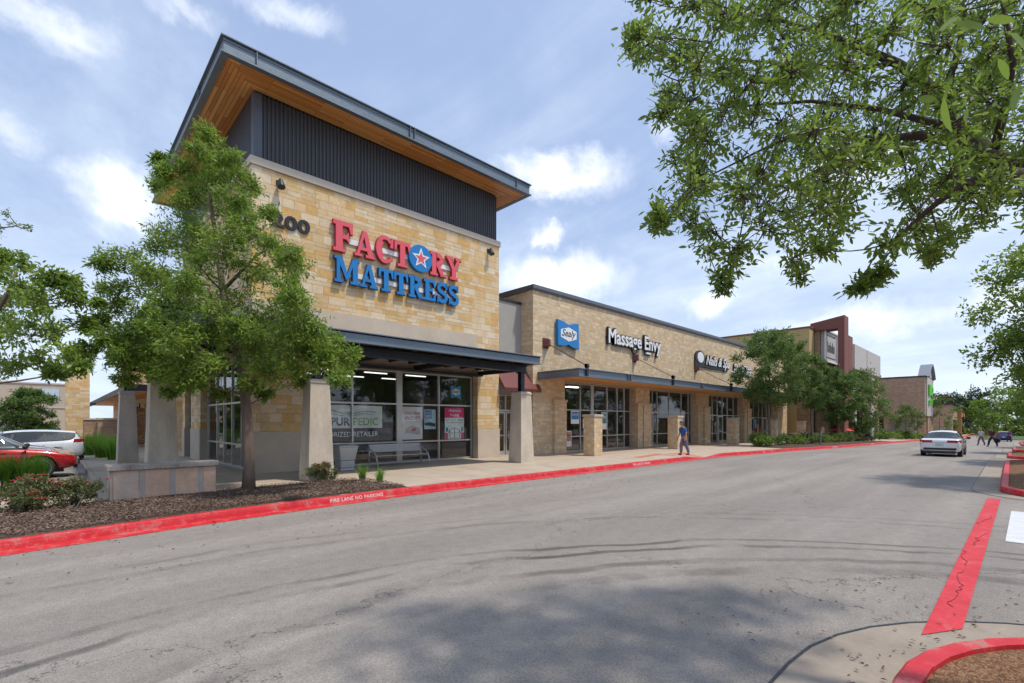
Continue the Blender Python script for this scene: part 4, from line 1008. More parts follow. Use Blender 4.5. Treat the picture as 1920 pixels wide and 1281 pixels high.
# signs on the row
f2 = FY(BY)
p = thing('logo_sign', 'blue bow-tie shaped sign with white hexagon on the shop row wall', 'shop sign', (20.65, BY, 6.6)); bow(p, f2, 19.72, 21.55, 5.95, 7.42, .16, .06)
s = thing('letter_sign', 'white letters with black edges above the second shopfront', 'shop sign', (27.6, BY, 7))
def outl(s, txt, f, u, v, h, wd, dep=.16, o1=.02, o2=.055, sh=0, grow=.06):
    b = MB(); text(b, txt, f, u - grow, v - grow * .5, h * 1.06, wd + grow * 2, .04, dep, o2, sh); b.build('letter_case', mBLK, s)
    b = MB(); text(b, txt, f, u, v, h, wd, dep + .004, dep + .02, o1, sh); b.build('lettering', mWHITE, s)
outl(s, 'Massage', f2, 24.5, 6.72, .88, 3.75); outl(s, 'Envy', f2, 28.65, 6.72, .88, 2.1)
b = MB(); b.box(28.85, 29.4, BY - .18, BY - .04, 6.42, 6.54); b.build('underline', mWHITE, s)
b = MB(); b.box(28.8, 29.5, BY - .06, BY - .02, 6.36, 6.6); b.box(24.4, 30.6, BY - .05, BY - .01, 6.95, 7.1); b.build('raceway', mBLK, s)
s = thing('letter_sign', 'white italic letters beside a white oval badge on the shop row', 'shop sign', (39, BY, 6.8))
b = MB(); b.prism([(36.15, 6.22), (42.3, 6.22), (42.3, 6.62), (36.15, 6.62)], f2, .02, .1); b.prism([(37.0 + .85 * math.cos(i * .2618), 6.95 + .55 * math.sin(i * .2618)) for i in range(24)], f2, .02, .12); b.build('backing', mBLK, s)
b = MB(); b.prism([(37.05 + .55 * math.cos(i * .2618), 6.95 + .42 * math.sin(i * .2618)) for i in range(24)], f2, .12, .15); b.build('oval_badge', mWHITE, s)
outl(s, 'Nails & Spa', f2, 38.0, 6.48, .74, 4.6, .14, .015, .05, .35)
s = thing('letter_sign', 'white letter sign partly hidden by the first street tree', 'shop sign', (45.5, BY, 6.6))
outl(s, 'SportClips', f2, 43.6, 6.4, .62, 3.9, .14, .02, .05, .15)
b = MB(); b.prism([(43.2, 6.2), (47.6, 6.2), (47.7, 6.3), (43.2, 6.32)], f2, .06, .12); b.build('underline', mWHITE, s)
# posters in row windows
gf = FY(GY2 + .03); gf.__class__
def rowposter(lab, x0, x1, z0, z1, m1, m2=None, txt=None, mt=None):
    p = pw('window_poster', lab, (x0, GY2, z0)); b = MB(); panel(b, x0, x1, z0, z1, .01, .02, FY(GY2)); b.build('sheet', m1, p)
    if m2: b = MB(); panel(b, x0 + .04, x1 - .04, z0 + (z1 - z0) * .35, z1 - .05, .021, .024, FY(GY2)); b.build('picture', m2, p)
    if txt:
        b = MB(); text(b, txt, FY(GY2), (x0 + x1) / 2, z0 + (z1 - z0) * .65, (z1 - z0) * .13, (x1 - x0) * .75, .025, .028, .01, center=True); b.build('lettering', mt or mWHITE, p)
rowposter('blue and white poster high in the first shopfront window', 21.5, 22.25, 1.75, 2.5, mBAN, mPBLU, 'SAVE')
rowposter('white poster with red and green bands low in the first shopfront window', 20.65, 21.55, .45, 1.35, mPOST, mat('red_white_print', (.45, .25, .2), .6, var=.5, vs=6), 'MATTRESS', mTXN)
rowposter('small plain white notice beside the wide mullion', 22.6, 22.9, 1.5, 2.05, mBAN)
rowposter('tall white and aqua poster right of the first stone pillar', 24.45, 25.0, 1.4, 2.45, mBAN, mat('aqua_print', (.10, .32, .40), .5, var=.4, vs=3), 'RELAX')
rowposter('white lettered notice on the second shop door', 29.95, 30.35, 1.75, 2.0, mBLK, None, 'ME')
rowposter('pair of small white notices on the second shop door', 29.9, 30.4, 1.2, 1.45, mBAN)
rowposter('aqua poster in the shopfront behind the first tree', 49.85, 50.3, 1.2, 2.1, mat('aqua_plain', (.03, .32, .48), .5))
rowposter('orange and red poster in the shopfront behind the first tree', 50.45, 50.9, .7, 1.6, mat('orange_print', (.5, .12, .05), .5, var=.5, vs=5))
rowposter('white oval decal in the last shopfront window', 53.6, 54.0, 1.0, 1.9, mWHITE)
b = MB()
rw = [o for o in bpy.data.objects if o.get('label') == 'small blue bow-tie shaped sign hanging in the upper right pane']

# ================= bench, bin, low wall =================
mBEN = mat('silver_grey_powdercoat', (.42, .44, .46), .42, metal=.25, var=.08)
be = thing('bench', 'silver grey slatted metal bench against the shop window', 'bench', (9.85, 16.75, .155))
x0_, x1_ = 8.75, 11.05
for x in (x0_, x1_):
    b = MB(); b.tube([(x, 16.34, .155), (x, 16.40, .45), (x, 16.48, .62), (x, 16.62, .72), (x, 16.95, .84), (x, 17.06, .97)], [.028] * 6, 8)
    b.tube([(x, 17.06, .97), (x, 17.0, .62), (x, 16.98, .155)], .028, 8); b.tube([(x, 16.42, .56), (x, 17.0, .52)], .025, 8); b.build('side_frame', mBEN, be, smooth=True)
b = MB()
for i in range(5): y = 16.46 + i * .105; b.box(x0_, x1_, y, y + .085, .575 - .008 * i, .60 - .008 * i)
b.build('seat', mBEN, be)
b = MB()
for i in range(5): z = .70 + i * .062; y = 16.99 + i * .014; b.box(x0_, x1_, y, y + .02, z, z + .055)
b.build('backrest', mBEN, be)
tb = thing('trash_bin', 'grey flared metal litter bin between concrete column and bench', 'trash bin', (7.55, 16.5, .155), R(4))
b = MB(); sq = lambda w: [(7.55 - w, 16.5 - w), (7.55 + w, 16.5 - w), (7.55 + w, 16.5 + w), (7.55 - w, 16.5 + w)]
b.hexa(sq(.26), .155, .24, sq(.25)); b.hexa(sq(.25), .24, .5, sq(.27)); b.hexa(sq(.27), .5, .98, sq(.35))
b.build('body', mBEN, tb, bevel=.03)
b = MB(); b.hexa(sq(.36), .98, 1.03, sq(.36)); b.hexa(sq(.33), 1.03, 1.08, sq(.27)); b.build('lid', mBEN, tb, bevel=.01)
b = MB(); b.lathe((7.55, 16.5, 1.081), [(.13, 0), (.13, .006)], 20); b.build('opening', mBLK, tb)
lw = thing('low_wall', 'low pinkish limestone seat wall with dark weathered cap beside the mulch', 'wall', (1.9, 13.7, .15))
mLIME = stone('pitted_limestone', [(.64, .43, .31), (.60, .47, .38), (.68, .46, .32)], .78, 3.0, mortar=(.33, .32, .30), msize=.07, bump=1.0, off=(.2, 1.7))
b = MB(); b.box(.90, 2.9, 13.5, 13.98, .08, .82); b.build('stone_base', mLIME, lw, bevel=.01)
b = MB(); b.box(.85, 2.96, 13.44, 14.04, .82, .935); b.build('cap', mat('weathered_cap', (.36, .32, .28), .95, var=.55, vs=3.5, bump=.6), lw, bevel=.012)
st = thing('garden_stake', 'thin dark stake leaning in the mulch below the rose bush', 'stake', (.35, 12.5, .2))
b = MB(); b.tube([(.30, 12.35, .17), (.47, 12.6, .48)], .013, 6); b.build('rod', mBLK, st)

# ================= farther buildings =================
def simple_building(name, label, parts, base): 
    t = thing(name, label, 'building', base)
    for nm, m_, boxes in parts:
        if nm in ('wall', 'brick_wall', 'stone_wall'):
            b = MB()
            for q in boxes: b.box(*q)
            b.build(nm, m_, t)
        else:
            for q in boxes: b = MB(); b.box(*q); b.build(nm, m_, t)
    return t
zg = gz(62)
t = simple_building('ochre_building', 'tall ochre stucco building rising behind the shop row', [
    ('wall', mYEL, [(59.5, 74, 15.3, 40, zg - .3, 12.1)]), ('parapet_cap', mBURG2, [(59.4, 74.1, 15.2, 40.1, 12.1, 12.25)]),
    ('stone_base', mSTONE3, [(59.45, 74, 15.24, 16.5, zg - .3, 5.0)]),
    ('window', mGLASS2, [(61 + 3 * i, 63.3 + 3 * i, 15.16, 15.235, zg + .4, 3.2) for i in range(4)]), ('canopy', mSTEEL, [(60.5, 73, 13.6, 15.2, 3.9, 4.2)])], (66, 15.3, zg))
t = thing('burgundy_portal', 'burgundy entrance tower with overhanging top frame and white framed sign', 'building', (64, 13.5, zg))
b = MB(); b.box(61.3, 68.5, 14.75, 15.25, zg - .3, 12.35); b.build('brick_wall', mSTONE3, t)
b = MB()
b.add([(61.0, 15.6, 11.9), (61.0, 12.4, 11.9), (61.0, 12.4, 13.25), (61.0, 15.6, 12.75), (62.8, 15.6, 11.9), (62.8, 12.4, 11.9), (62.8, 12.4, 13.25), (62.8, 15.6, 12.75)], [(0, 1, 2, 3), (7, 6, 5, 4), (0, 4, 5, 1), (1, 5, 6, 2), (2, 6, 7, 3), (3, 7, 4, 0)])
b.box(61.0, 62.8, 12.4, 13.0, zg - .3, 11.9); b.box(66.9, 69.0, 13.2, 14.74, zg - .3, 11.9)
b.build('portal_frame', mBURG2, t)
s = thing('framed_sign', 'white framed sign panel with dark lettering on the burgundy tower', 'shop sign', (64.2, 14.7, 10.4))
b = MB(); b.box(61.6, 66.7, 14.35, 14.72, 8.6, 12.05); b.build('panel', mWHST, s)
b = MB()
for (a, c, d, e_) in ((61.6, 66.7, 11.95, 12.15), (61.6, 66.7, 8.5, 8.7), (61.45, 61.65, 8.5, 12.15), (66.65, 66.85, 8.5, 12.15)): b.box(a, c, 14.2, 14.345, d, e_)
b.build('frame', mWHITE, s)
b = MB(); ff = FY(14.35)
for (a, c, d, e_) in ((62.2, 66.1, 11.5, 11.6), (62.2, 66.1, 9.0, 9.1), (62.2, 62.32, 9.1, 11.5)): b.prism([(a, d), (c, d), (c, e_), (a, e_)], ff, .005, .02)
b.build('border', mBLK, s)
b = MB(); text(b, 'lululu', ff, 62.7, 9.75, 1.1, 3.0, .005, .03, .03); b.build('lettering', GREYT, s)
zg = gz(75)
t = simple_building('panel_building', 'brown brick building with pale grey upper panels beyond the burgundy tower', [
    ('brick_wall', mSTONE3, [(70, 88, 13.6, 35, zg - .4, 8.3), (70, 70.5, 13.4, 35, 8.3, 11.3)]),
    ('pale_panel', mWHST, [(70.52, 77.6, 13.3, 13.75, 8.3, 11.3), (77.9, 87, 13.3, 13.75, 8.3, 11.3), (70.52, 86.8, 13.75, 35, 8.3, 11.1)]),
    ('window', mGLASS2, [(73 + 5 * i, 76 + 5 * i, 13.5, 13.59, zg + .2, 3.4) for i in range(3)] + [(76, 80, 13.5, 13.59, 5.4, 7.7)]),
    ('plinth_panel', mWHST, [(70.6, 72.6, 13.45, 13.59, zg, 7.9), (81.5, 83.5, 13.45, 13.59, zg, 7.9), (69.9, 69.99, 13.7, 16, zg, 4.6)])], (78, 13.6, zg))
zg = gz(98)
t = simple_building('gabled_stone_building', 'pinkish brick building with curved grey gable and green sign', [
    ('brick_wall', mSTONE4, [(95, 106, 9.15, 24, 2.7, 8.6), (95, 95.6, 18, 24, zg - .3, 2.7), (95, 95.6, 9.15, 9.9, zg - .3, 2.7), (95.05, 95.6, 13.4, 14.1, zg - .3, 2.7), (99, 106, 9.15, 24, zg - .3, 2.7)]),
    ('pale_front', mWHST, [(96.2, 104, 9.0, 9.14, 2.7, 8.6), (97.5, 99.0, 10.5, 17, zg - .3, 2.7)]), ('parapet_cap', mDSTEEL, [(94.9, 106, 9.0, 24, 8.6, 8.8)]),
    ('window', mGLASS2, [(97.4, 97.48, 14.2, 17.9, zg, 2.6)]), ('canopy', mBURG, [(104, 108, 7.2, 9.1, 6.0, 6.15)])], (98, 9.1, zg))
b = MB()
pl_ = [(96 + 8 * i / 12, 8.6 + 2.0 * math.sin(math.pi * i / 12)) for i in range(13)]
b.prism([(96, 8.0)] + pl_ + [(104, 8.0)], FY(9.15), -.6, .1); b.build('curved_gable', mWHST, t)
b = MB(); po = [(95.7 + 8.6 * i / 12, 8.75 + 2.15 * math.sin(math.pi * i / 12)) for i in range(13)]; pi_ = [(96 + 8 * i / 12, 8.6 + 2.0 * math.sin(math.pi * i / 12)) for i in range(13)]
for i in range(12): b.prism([pi_[i], pi_[i + 1], po[i + 1], po[i]], FY(9.15), -.9, .5)
b.build('curved_roof', mat('zinc_roof', (.25, .27, .30), .45, metal=.5), t)
s = thing('green_sign', 'bright green letter sign on the gabled brick building', 'shop sign', (99, 9, 6.2)); b = MB(); ff = FY(8.98)
text(b, 'BBQ', ff, 97.2, 6.0, 1.5, 5, .02, .2, .04); text(b, 'grill', ff, 97.6, 4.7, .8, 4, .02, .2, .03); b.build('lettering', emat('sign_green', (.10, .50, .03), .03), s)
zg = gz(125)
simple_building('far_tan_shop', 'low tan brick shop farthest down the road with dark flat roof', [('wall', mSTONE4, [(128, 140, 8.2, 22, zg - .3, 5.2)]), ('roof', mDSTEEL, [(127.6, 140.4, 7.6, 22.4, 5.2, 5.5)]),
    ('window', mGLASS2, [(129.5 + 2.6 * i, 131.2 + 2.6 * i, 8.1, 8.19, zg, 2.2) for i in range(4)])], (134, 8.2, zg))
simple_building('far_orange_shop', 'small orange brick shop behind the low tan one at the road end', [('wall', mat('orange_stucco', (.50, .25, .10), .9), [(141, 152, 7.6, 15, zg - .3, 4.6)]), ('roof', mDSTEEL, [(140.8, 152.4, 7.2, 15, 4.6, 4.85)]),
    ('window', mGLASS2, [(142 + 3 * i, 143.8 + 3 * i, 7.5, 7.59, zg, 2.8) for i in range(3)])], (146, 7.6, zg))
simple_building('far_pale_hall', 'pale two-storey block with curved grey roof between the brick shops', [('wall', mWHST, [(112, 126, 13, 26, zg - .3, 7.2)]), ('roof', MATS['zinc_roof'], [(111.5, 126.5, 12.5, 26, 7.2, 7.6)]),
    ('window', mGLASS2, [(111.92, 111.99, 14, 16, 4.5, 6.5)])], (118, 13, zg))

# ================= left side: shops behind, big box =================
simple_building('big_box_store', 'long beige stucco big box store across the parking lot', [('wall', mBEIGE, [(-60, 3.2, 76, 100, -.2, 6.1)]), ('parapet_cap', mWHST, [(-60.1, 3.3, 75.9, 100, 6.1, 6.25)]),
    ('string_course', mWHST, [(-60, 3.2, 75.92, 75.99, 3.4, 3.52)]), ('window', mat('sky_pane', (.45, .55, .66), .3), [(-1.2, .6, 75.9, 75.98, 4.1, 5.6)]), ('roof_unit', mWHST, [(-14, -9, 80, 84, 6.25, 7.0)])], (-20, 76, 0))
t = simple_building('side_shop', 'low stone side shop with dark sloping slatted canopy left of the tower', [('stone_wall', mSTONE, [(5.0, 16, 34, 70, .1, 5.2)]), ('ledge_stone_pier', mLEDGE, [(4.2, 5.0, 36, 37.2, .1, 2.9), (4.2, 5.0, 45, 46.2, .1, 2.9)]),
    ('window', mGLASS2, [(4.9, 4.98, 38, 44, .3, 3.3), (4.9, 4.98, 47, 54, .3, 3.3)]), ('parapet', mYEL, [(4.6, 16, 52, 60, 5.2, 6.6)])], (5, 45, .15))
b = MB(); b.box(2.9, 5.0, 32, 70, 3.62, 3.68); b.build('canopy_soffit', mWOODY, t)
b = MB(); b.box(2.85, 2.9, 32, 70, 3.5, 3.85); b.box(2.85, 5, 31.9, 32, 3.5, 3.85)
for i in range(14): b.box(2.0, 2.85, 56 + i, 56.3 + i, 3.4, 3.5)
b.build('canopy', mDSTEEL, t)
p = thing('pale_pylon', 'tall narrow yellow limestone pylon behind the white wagon', 'pillar', (1.5, 47, 0)); b = MB(); b.box(.75, 2.15, 50, 51.4, 0, 7.2); b.build('shaft', mSTONE, p); b = MB(); b.box(.7, 2.2, 49.95, 51.45, 7.2, 7.35); b.build('cap', mCAPS, p)
for i, (x, y, l) in enumerate(((2.9, 42, 'low brown stone pier left of the dark concrete column'), (2.4, 48, 'second low brown stone pier beyond the concrete column'))):
    p = thing('stone_pier', l, 'pillar', (x, y, .15), 0, 'low stone piers by the side shop'); b = MB(); b.box(x - .7, x + .7, y - .5, y + .5, .1, 2.0); b.build('shaft', mSTONE3, p); b = MB(); b.box(x - .76, x + .76, y - .56, y + .56, 2.0, 2.12); b.build('cap', mCAPS, p)
# ================= vegetation =================
def px_clumps(lst, t0, spread, seed, jr=1.0):
    rr = random.Random(seed); out = []
    for (px, py, r) in lst:
        rm = r / FX * t0; d = t0 + rr.uniform(-1, 1) * spread
        v = P(px, py, d); out.append((v.x, v.y, v.z, rm * jr * d / t0))
    return out
# --- elm in front of the tower
LST = [(385, 250, 24), (372, 285, 28), (432, 300, 30), (350, 320, 36), (308, 325, 22), (400, 345, 42), (468, 350, 28), (335, 385, 40), (420, 400, 50), (298, 300, 12), (325, 450, 50), (235, 485, 38), (192, 495, 22), (420, 470, 60), (520, 462, 36), (560, 505, 40), (262, 545, 50), (208, 540, 28), (350, 540, 60), (455, 560, 60), (545, 570, 42), (585, 612, 34), (250, 615, 46), (330, 625, 56), (430, 635, 60), (515, 640, 52), (595, 660, 40), (655, 668, 26), (235, 680, 32), (300, 690, 38), (555, 690, 34), (400, 690, 46), (485, 680, 46), (375, 500, 55), (640, 690, 20), (300, 660, 40), (200, 640, 22), (480, 610, 50), (390, 590, 55), (620, 640, 30), (280, 585, 40), (330, 710, 28), (520, 600, 45), (445, 330, 30), (360, 370, 34), (300, 345, 20), (410, 280, 24), (455, 420, 36), (280, 510, 36), (220, 630, 40), (195, 600, 28), (255, 655, 44), (290, 690, 36), (235, 710, 22), (365, 715, 30), (370, 430, 45), (470, 500, 45)]
B0 = P(466, 921, 12.3); bx0, by0 = B0.x, B0.y
LST += [(450, 385, 40), (400, 315, 36), (370, 350, 36), (340, 440, 44), (430, 440, 46), (300, 460, 34), (480, 440, 34), (500, 400, 24), (440, 370, 34), (540, 540, 30), (400, 300, 22), (300, 520, 34), (345, 600, 44), (270, 600, 40), (215, 570, 34), (310, 560, 40), (400, 620, 40), (450, 610, 40), (230, 660, 30), (350, 670, 40), (610, 670, 34), (580, 640, 34), (540, 660, 40), (470, 720, 26), (320, 735, 16)]
c1 = px_clumps([q for q in LST if q[1] < 500], 12.2, 1.4, 4, 1.0) + px_clumps([q for q in LST if q[1] >= 500], 11.55, .95, 5, 1.0)
rr = random.Random(12)
for (px, py, r) in [q for q in LST[::2] if q[1] > 440]: # second layer behind/in front for real depth
    d = 12.3 + rr.choice((-1, 1)) * rr.uniform(1.2, 2.3); v = P(466 + (px - 430) * .8, py + 20, d); c1.append((v.x, v.y, v.z, r / FX * 12.3 * .85))
tp = lambda px, py, t, r: tuple(P(px, py, t)) + (r,)
trunk1 = [[(bx0, by0, .12, .17), tp(467, 880, 12.3, .135), tp(464, 800, 12.3, .125), tp(458, 720, 12.35, .12), tp(440, 640, 12.3, .105), tp(420, 560, 12.2, .085), tp(408, 470, 12.2, .065), tp(395, 380, 12.3, .04), tp(385, 270, 12.3, .015)],
          [tp(450, 690, 12.3, .07), tp(500, 640, 12.1, .05), tp(570, 600, 12.0, .03)], [tp(436, 630, 12.3, .06), tp(350, 590, 12.5, .045), tp(260, 550, 12.7, .02)], [tp(418, 545, 12.2, .05), tp(480, 480, 12.0, .03), tp(530, 450, 12.0, .015)]]
tree('elm_tree', 'bushy feathery-leaved tree standing in the mulch before the tower', (bx0, by0, .15), trunk1, c1, mLEAF1, ntw=22, nlf=24, L=.125, Wd=.038, seed=3, droop=.12, twr=.004, flat=.7)
# --- tree at the left edge
LST2 = [(-20, 500, 40), (40, 495, 26), (90, 520, 30), (15, 560, 55), (80, 570, 45), (140, 560, 30), (-30, 600, 60), (50, 630, 55), (110, 620, 42), (160, 610, 26), (20, 680, 40), (80, 680, 38), (130, 665, 34), (165, 655, 20), (-40, 690, 50), (120, 530, 22), (150, 690, 16), (185, 570, 10), (100, 700, 16), (-60, 540, 50), (10, 620, 50), (-90, 620, 60), (60, 545, 36), (0, 480, 22)]
c2 = px_clumps(LST2, 11.5, 1.3, 8, .95) + [(P(px + 15, py, 13).x, P(px + 15, py, 13).y, P(px, py, 13).z, r / FX * 10) for px, py, r in LST2[::3]]
q = P(-70, 700, 11.8)
tree('oak_tree', 'broad leafy tree reaching in from the left edge over the parked cars', (q.x, q.y, .15), [[(q.x, q.y, .1, .16), (q.x, q.y, 1.6, .13), tuple(P(-65, 690, 11.7)) + (.11,), tuple(P(-30, 620, 11.6)) + (.07,), tuple(P(10, 560, 11.5)) + (.04,), tuple(P(30, 510, 11.5)) + (.02,)]], c2, mLEAF1, ntw=18, nlf=18, L=.13, Wd=.055, seed=9, droop=.05, group=None)
LST3 = [(0, 425, 16), (30, 420, 16), (15, 400, 9), (-30, 430, 30), (52, 428, 7)]
q = P(-170, 650, 9.5)
tree('bare_branch_tree', 'sparse tree whose thin twigs poke in at the left edge above the leafy one', (q.x, q.y, .15), [[(q.x, q.y, .1, .11), (q.x, q.y, 2.6, .08), tuple(P(-110, 500, 9.5)) + (.05,), tuple(P(-30, 432, 9.5)) + (.02,), tuple(P(30, 424, 9.5)) + (.008,)]], px_clumps(LST3, 9.5, .3, 3), mLEAF2, ntw=6, nlf=5, L=.07, Wd=.03, seed=2)
# --- overhanging live oak, right
POLY = [(1150, -60), (1165, 30), (1185, 90), (1215, 150), (1235, 205), (1290, 245), (1262, 310), (1235, 345), (1228, 415), (1300, 425), (1345, 500), (1400, 515), (1475, 500), (1500, 500), (1560, 470), (1600, 420), (1618, 330), (1690, 330), (1680, 410), (1640, 440), (1668, 468), (1720, 470), (1790, 455), (1860, 410), (1930, 400), (2050, 430), (2200, 300), (2200, -300), (1150, -300)]
def inpoly(x, y, poly):
    c = False; j = len(poly) - 1
    for i in range(len(poly)):
        xi, yi = poly[i]; xj, yj = poly[j]
        if (yi > y) != (yj > y) and x < (xj - xi) * (y - yi) / (yj - yi) + xi: c = not c
        j = i
    return c
rr = random.Random(21); cl = []; pts = []; tries = 0
while tries < 9000 and len(cl) < 255:
    tries += 1; x = rr.uniform(1150, 2040); y = rr.uniform(-110, 520)
    if not inpoly(x, y, POLY): continue
    d = rr.uniform(2.65, 4.6) if x > 1500 else rr.uniform(2.8, 4.1)
    v = P(x, y, d)
    if any((v - o).length < .27 for o in pts): continue
    # keep clumps inside the outline
    rp = 34
    ok = inpoly(x - rp * .6, y, POLY) and inpoly(x, y + rp * .6, POLY) and inpoly(x - rp * .4, y + rp * .4, POLY)
    pts.append(v); cl.append((v.x, v.y, v.z, (.215 if ok else .13) * d / 3.6))
for (x, y, d) in ((1355, 540, 3.8), (1350, 520, 3.8), (1610, 545, 3.4), (1622, 530, 3.4), (1640, 518, 3.4), (1655, 505, 3.4), (1232, 425, 3.9), (1240, 410, 3.9), (1500, 515, 3.9), (1750, 485, 3.6), (1255, 175, 4.2), (1190, 60, 4.4), (1185, 90, 4.4)):
    v = P(x, y, d); cl.append((v.x, v.y, v.z, .075 * d / 3.6))
def lim(*a): return [tuple(P(x, y, t if t < 3.6 else 3.6 + (t - 3.6) * .4)) + (r,) for (x, y, t, r) in a]
TB = Vector((5.35, -2.0, 0))
limbs = [[(TB.x, TB.y, .05, .21), (TB.x + .02, TB.y + .02, 1.0, .17), (TB.x - .05, TB.y + .1, 2.0, .16), (5.1, -1.5, 2.75, .13), (4.85, -.8, 3.1, .11)] + lim((1990, 350, 3.1, .085), (1925, 318, 3.25, .070), (1860, 296, 3.45, .060), (1800, 245, 3.7, .052), (1762, 190, 3.9, .046), (1730, 150, 4.1, .040), (1680, 118, 4.4, .034), (1590, 80, 4.8, .026), (1470, 40, 5.2, .017), (1330, 20, 5.5, .009)),
    lim((1925, 318, 3.25, .045), (1860, 292, 3.3, .038), (1790, 268, 3.35, .034), (1720, 254, 3.4, .028), (1640, 262, 3.5, .022), (1580, 290, 3.6, .017), (1500, 340, 3.8, .012), (1420, 390, 4.0, .007)),
    lim((1960, 335, 3.2, .045), (1880, 322, 3.0, .034), (1810, 345, 3.0, .026), (1760, 378, 3.1, .019), (1700, 430, 3.3, .012), (1640, 480, 3.4, .006), (1610, 535, 3.4, .004)),
    lim((1800, 245, 3.7, .03), (1740, 228, 3.9, .026), (1650, 205, 4.1, .02), (1520, 190, 4.4, .014), (1380, 200, 4.7, .008), (1260, 215, 4.9, .004)),
    lim((1762, 190, 3.9, .03), (1790, 120, 3.8, .024), (1810, 40, 3.7, .018), (1790, -60, 3.7, .012)),
    lim((1860, 296, 3.45, .03), (1880, 220, 3.3, .024), (1900, 120, 3.2, .018), (1880, 0, 3.1, .012)),
    lim((1680, 118, 4.4, .02), (1600, 130, 4.6, .016), (1480, 120, 4.9, .011), (1350, 110, 5.2, .006)),
    lim((1640, 262, 3.5, .016), (1560, 240, 3.6, .013), (1450, 270, 3.9, .01), (1330, 330, 4.1, .006), (1260, 390, 4.2, .004))]
tree('live_oak_tree', 'large dark-limbed tree whose leafy branches overhang the road from the right', (TB.x, TB.y, .15), limbs, cl, mLEAF2, mBARK2, ntw=13, nlf=11, L=.054, Wd=.0175, seed=31, droop=.06, twr=.003, near=2.1, up=.3, flat=.9, minlimb=.0055, limb_r=.05, shape=8)
# a few big near leaves low on the twig closest to the camera
ng = np.random.default_rng(4); npz = []; ndr = []
for (x, y, dx, dy) in ((1758, 185, -.9, -.03), (1770, 180, .1, -1.0), (1905, 40, -1, .1), (1890, 60, .6, -.5), (1720, 95, -.5, -.8), (1910, 95, .1, -1), (1850, 55, -.9, .25), (1690, 85, .8, .2), (1915, 160, -.4, -.9), (1800, 30, -.8, -.5), (1870, 110, .5, -.8)):
    v = P(x, y, 1.25 + ng.uniform(-.1, .25)); npz.append(v); ndr.append((RT[0] * dx, RT[1] * dx, dy))
lo = [o for o in bpy.data.objects if o.name == 'live_oak_tree'][0]
leaves_mesh('near_leaves', np.array(npz), np.array(ndr), .085, .026, ng, mLEAFB, lo, .1, 8)
# --- street trees along the kerb
def street(label, px, X, Y, top, wd, seed, n=46, lm=None, nt=15, nl=17, L=.17, low=2.3, name='street_tree', r=.12, group='trees in the kerb bed before the shop row', twin=0):
    z = gz(X) + .1; H = top - z; cz = z + (H + low) / 2; rz = (H - low) / 2
    c = crown(X, Y, cz, wd / 2, wd / 2, n, wd * .135, seed)
    tr = [[(X, Y, z - .1, r), (X + .02, Y, z + 1.2, r * .8), (X - .05, Y + .03, z + low, r * .7), (X, Y, cz, r * .45), (X + .05, Y, z + H * .88, .02)]]
    for k in range(twin): a = k * 2.1; tr.append([(X + .15 * math.cos(a), Y + .15 * math.sin(a), z - .1, r * .6), (X + .35 * math.cos(a), Y + .35 * math.sin(a), z + low, r * .5), (X + .8 * math.cos(a), Y + .8 * math.sin(a), cz, r * .3)])
    return tree(name, label, (X, Y, z), tr, c, lm or mLEAF3, mBARK if not twin else mBARK2, ntw=nt, nlf=nl, L=L, Wd=L * .5, seed=seed, group=group, twr=0, flat=.8)
street('nearest street tree, beside the third stone pillar and hiding the last wall sign', 1444, 37.9, 12.3, 9.1, 5.1, 41, 78, nt=16, nl=20, L=.15)
street('second street tree, between the nearest one and the framed sign', 1529, 47.3, 12.0, 8.4, 4.2, 42, 60, L=.17)
street('third street tree, standing right below the framed sign', 1583, 56.5, 12.0, 6.5, 4.6, 43, 55, L=.2)
street('fourth street tree, with several reddish stems in front of the pale panels', 1619, 66.5, 12.2, 6.3, 7.0, 44, 70, L=.22, low=2.2, twin=3, r=.1)
street('slender young tree in front of the gabled brick building', 1733, 88.5, 10.6, 4.0, 4.2, 45, 30, L=.22, low=.8, r=.07, group='young trees by the far shops', nt=10, nl=10)
street('wider young tree before the low tan shop at the far end', 1780, 103, 8.1, 4.4, 6.5, 46, 34, L=.25, low=1.0, r=.08, group='young trees by the far shops', nt=10, nl=10)
# --- right side row
street('closest tree of the right-hand row, its boughs reaching in over the road', 0, 21.6, -1.75, 7.2, 5.1, 51, 92, lm=mLEAF2, nt=18, nl=20, L=.14, low=2.9, group='trees in the right-hand islands', r=.13)
street('second tree of the right-hand row, dark crown lower at the right edge', 0, 32.0, -3.0, 5.9, 5.6, 52, 70, lm=mLEAF2, nt=16, nl=18, L=.18, low=2.0, group='trees in the right-hand islands', r=.13)
street('third tree of the right-hand row, low dark crown beyond the second', 0, 45, -3.3, 6.0, 7, 53, 90, lm=mLEAF2, nt=15, nl=17, L=.2, low=1.5, group='trees in the right-hand islands', r=.13)
street('fourth tree of the right-hand row, shading the road behind the pedestrians', 0, 61, -4.6, 6.0, 8, 54, 80, lm=mLEAFD, nt=15, nl=15, L=.26, low=1.4, group='trees in the right-hand islands', r=.13)
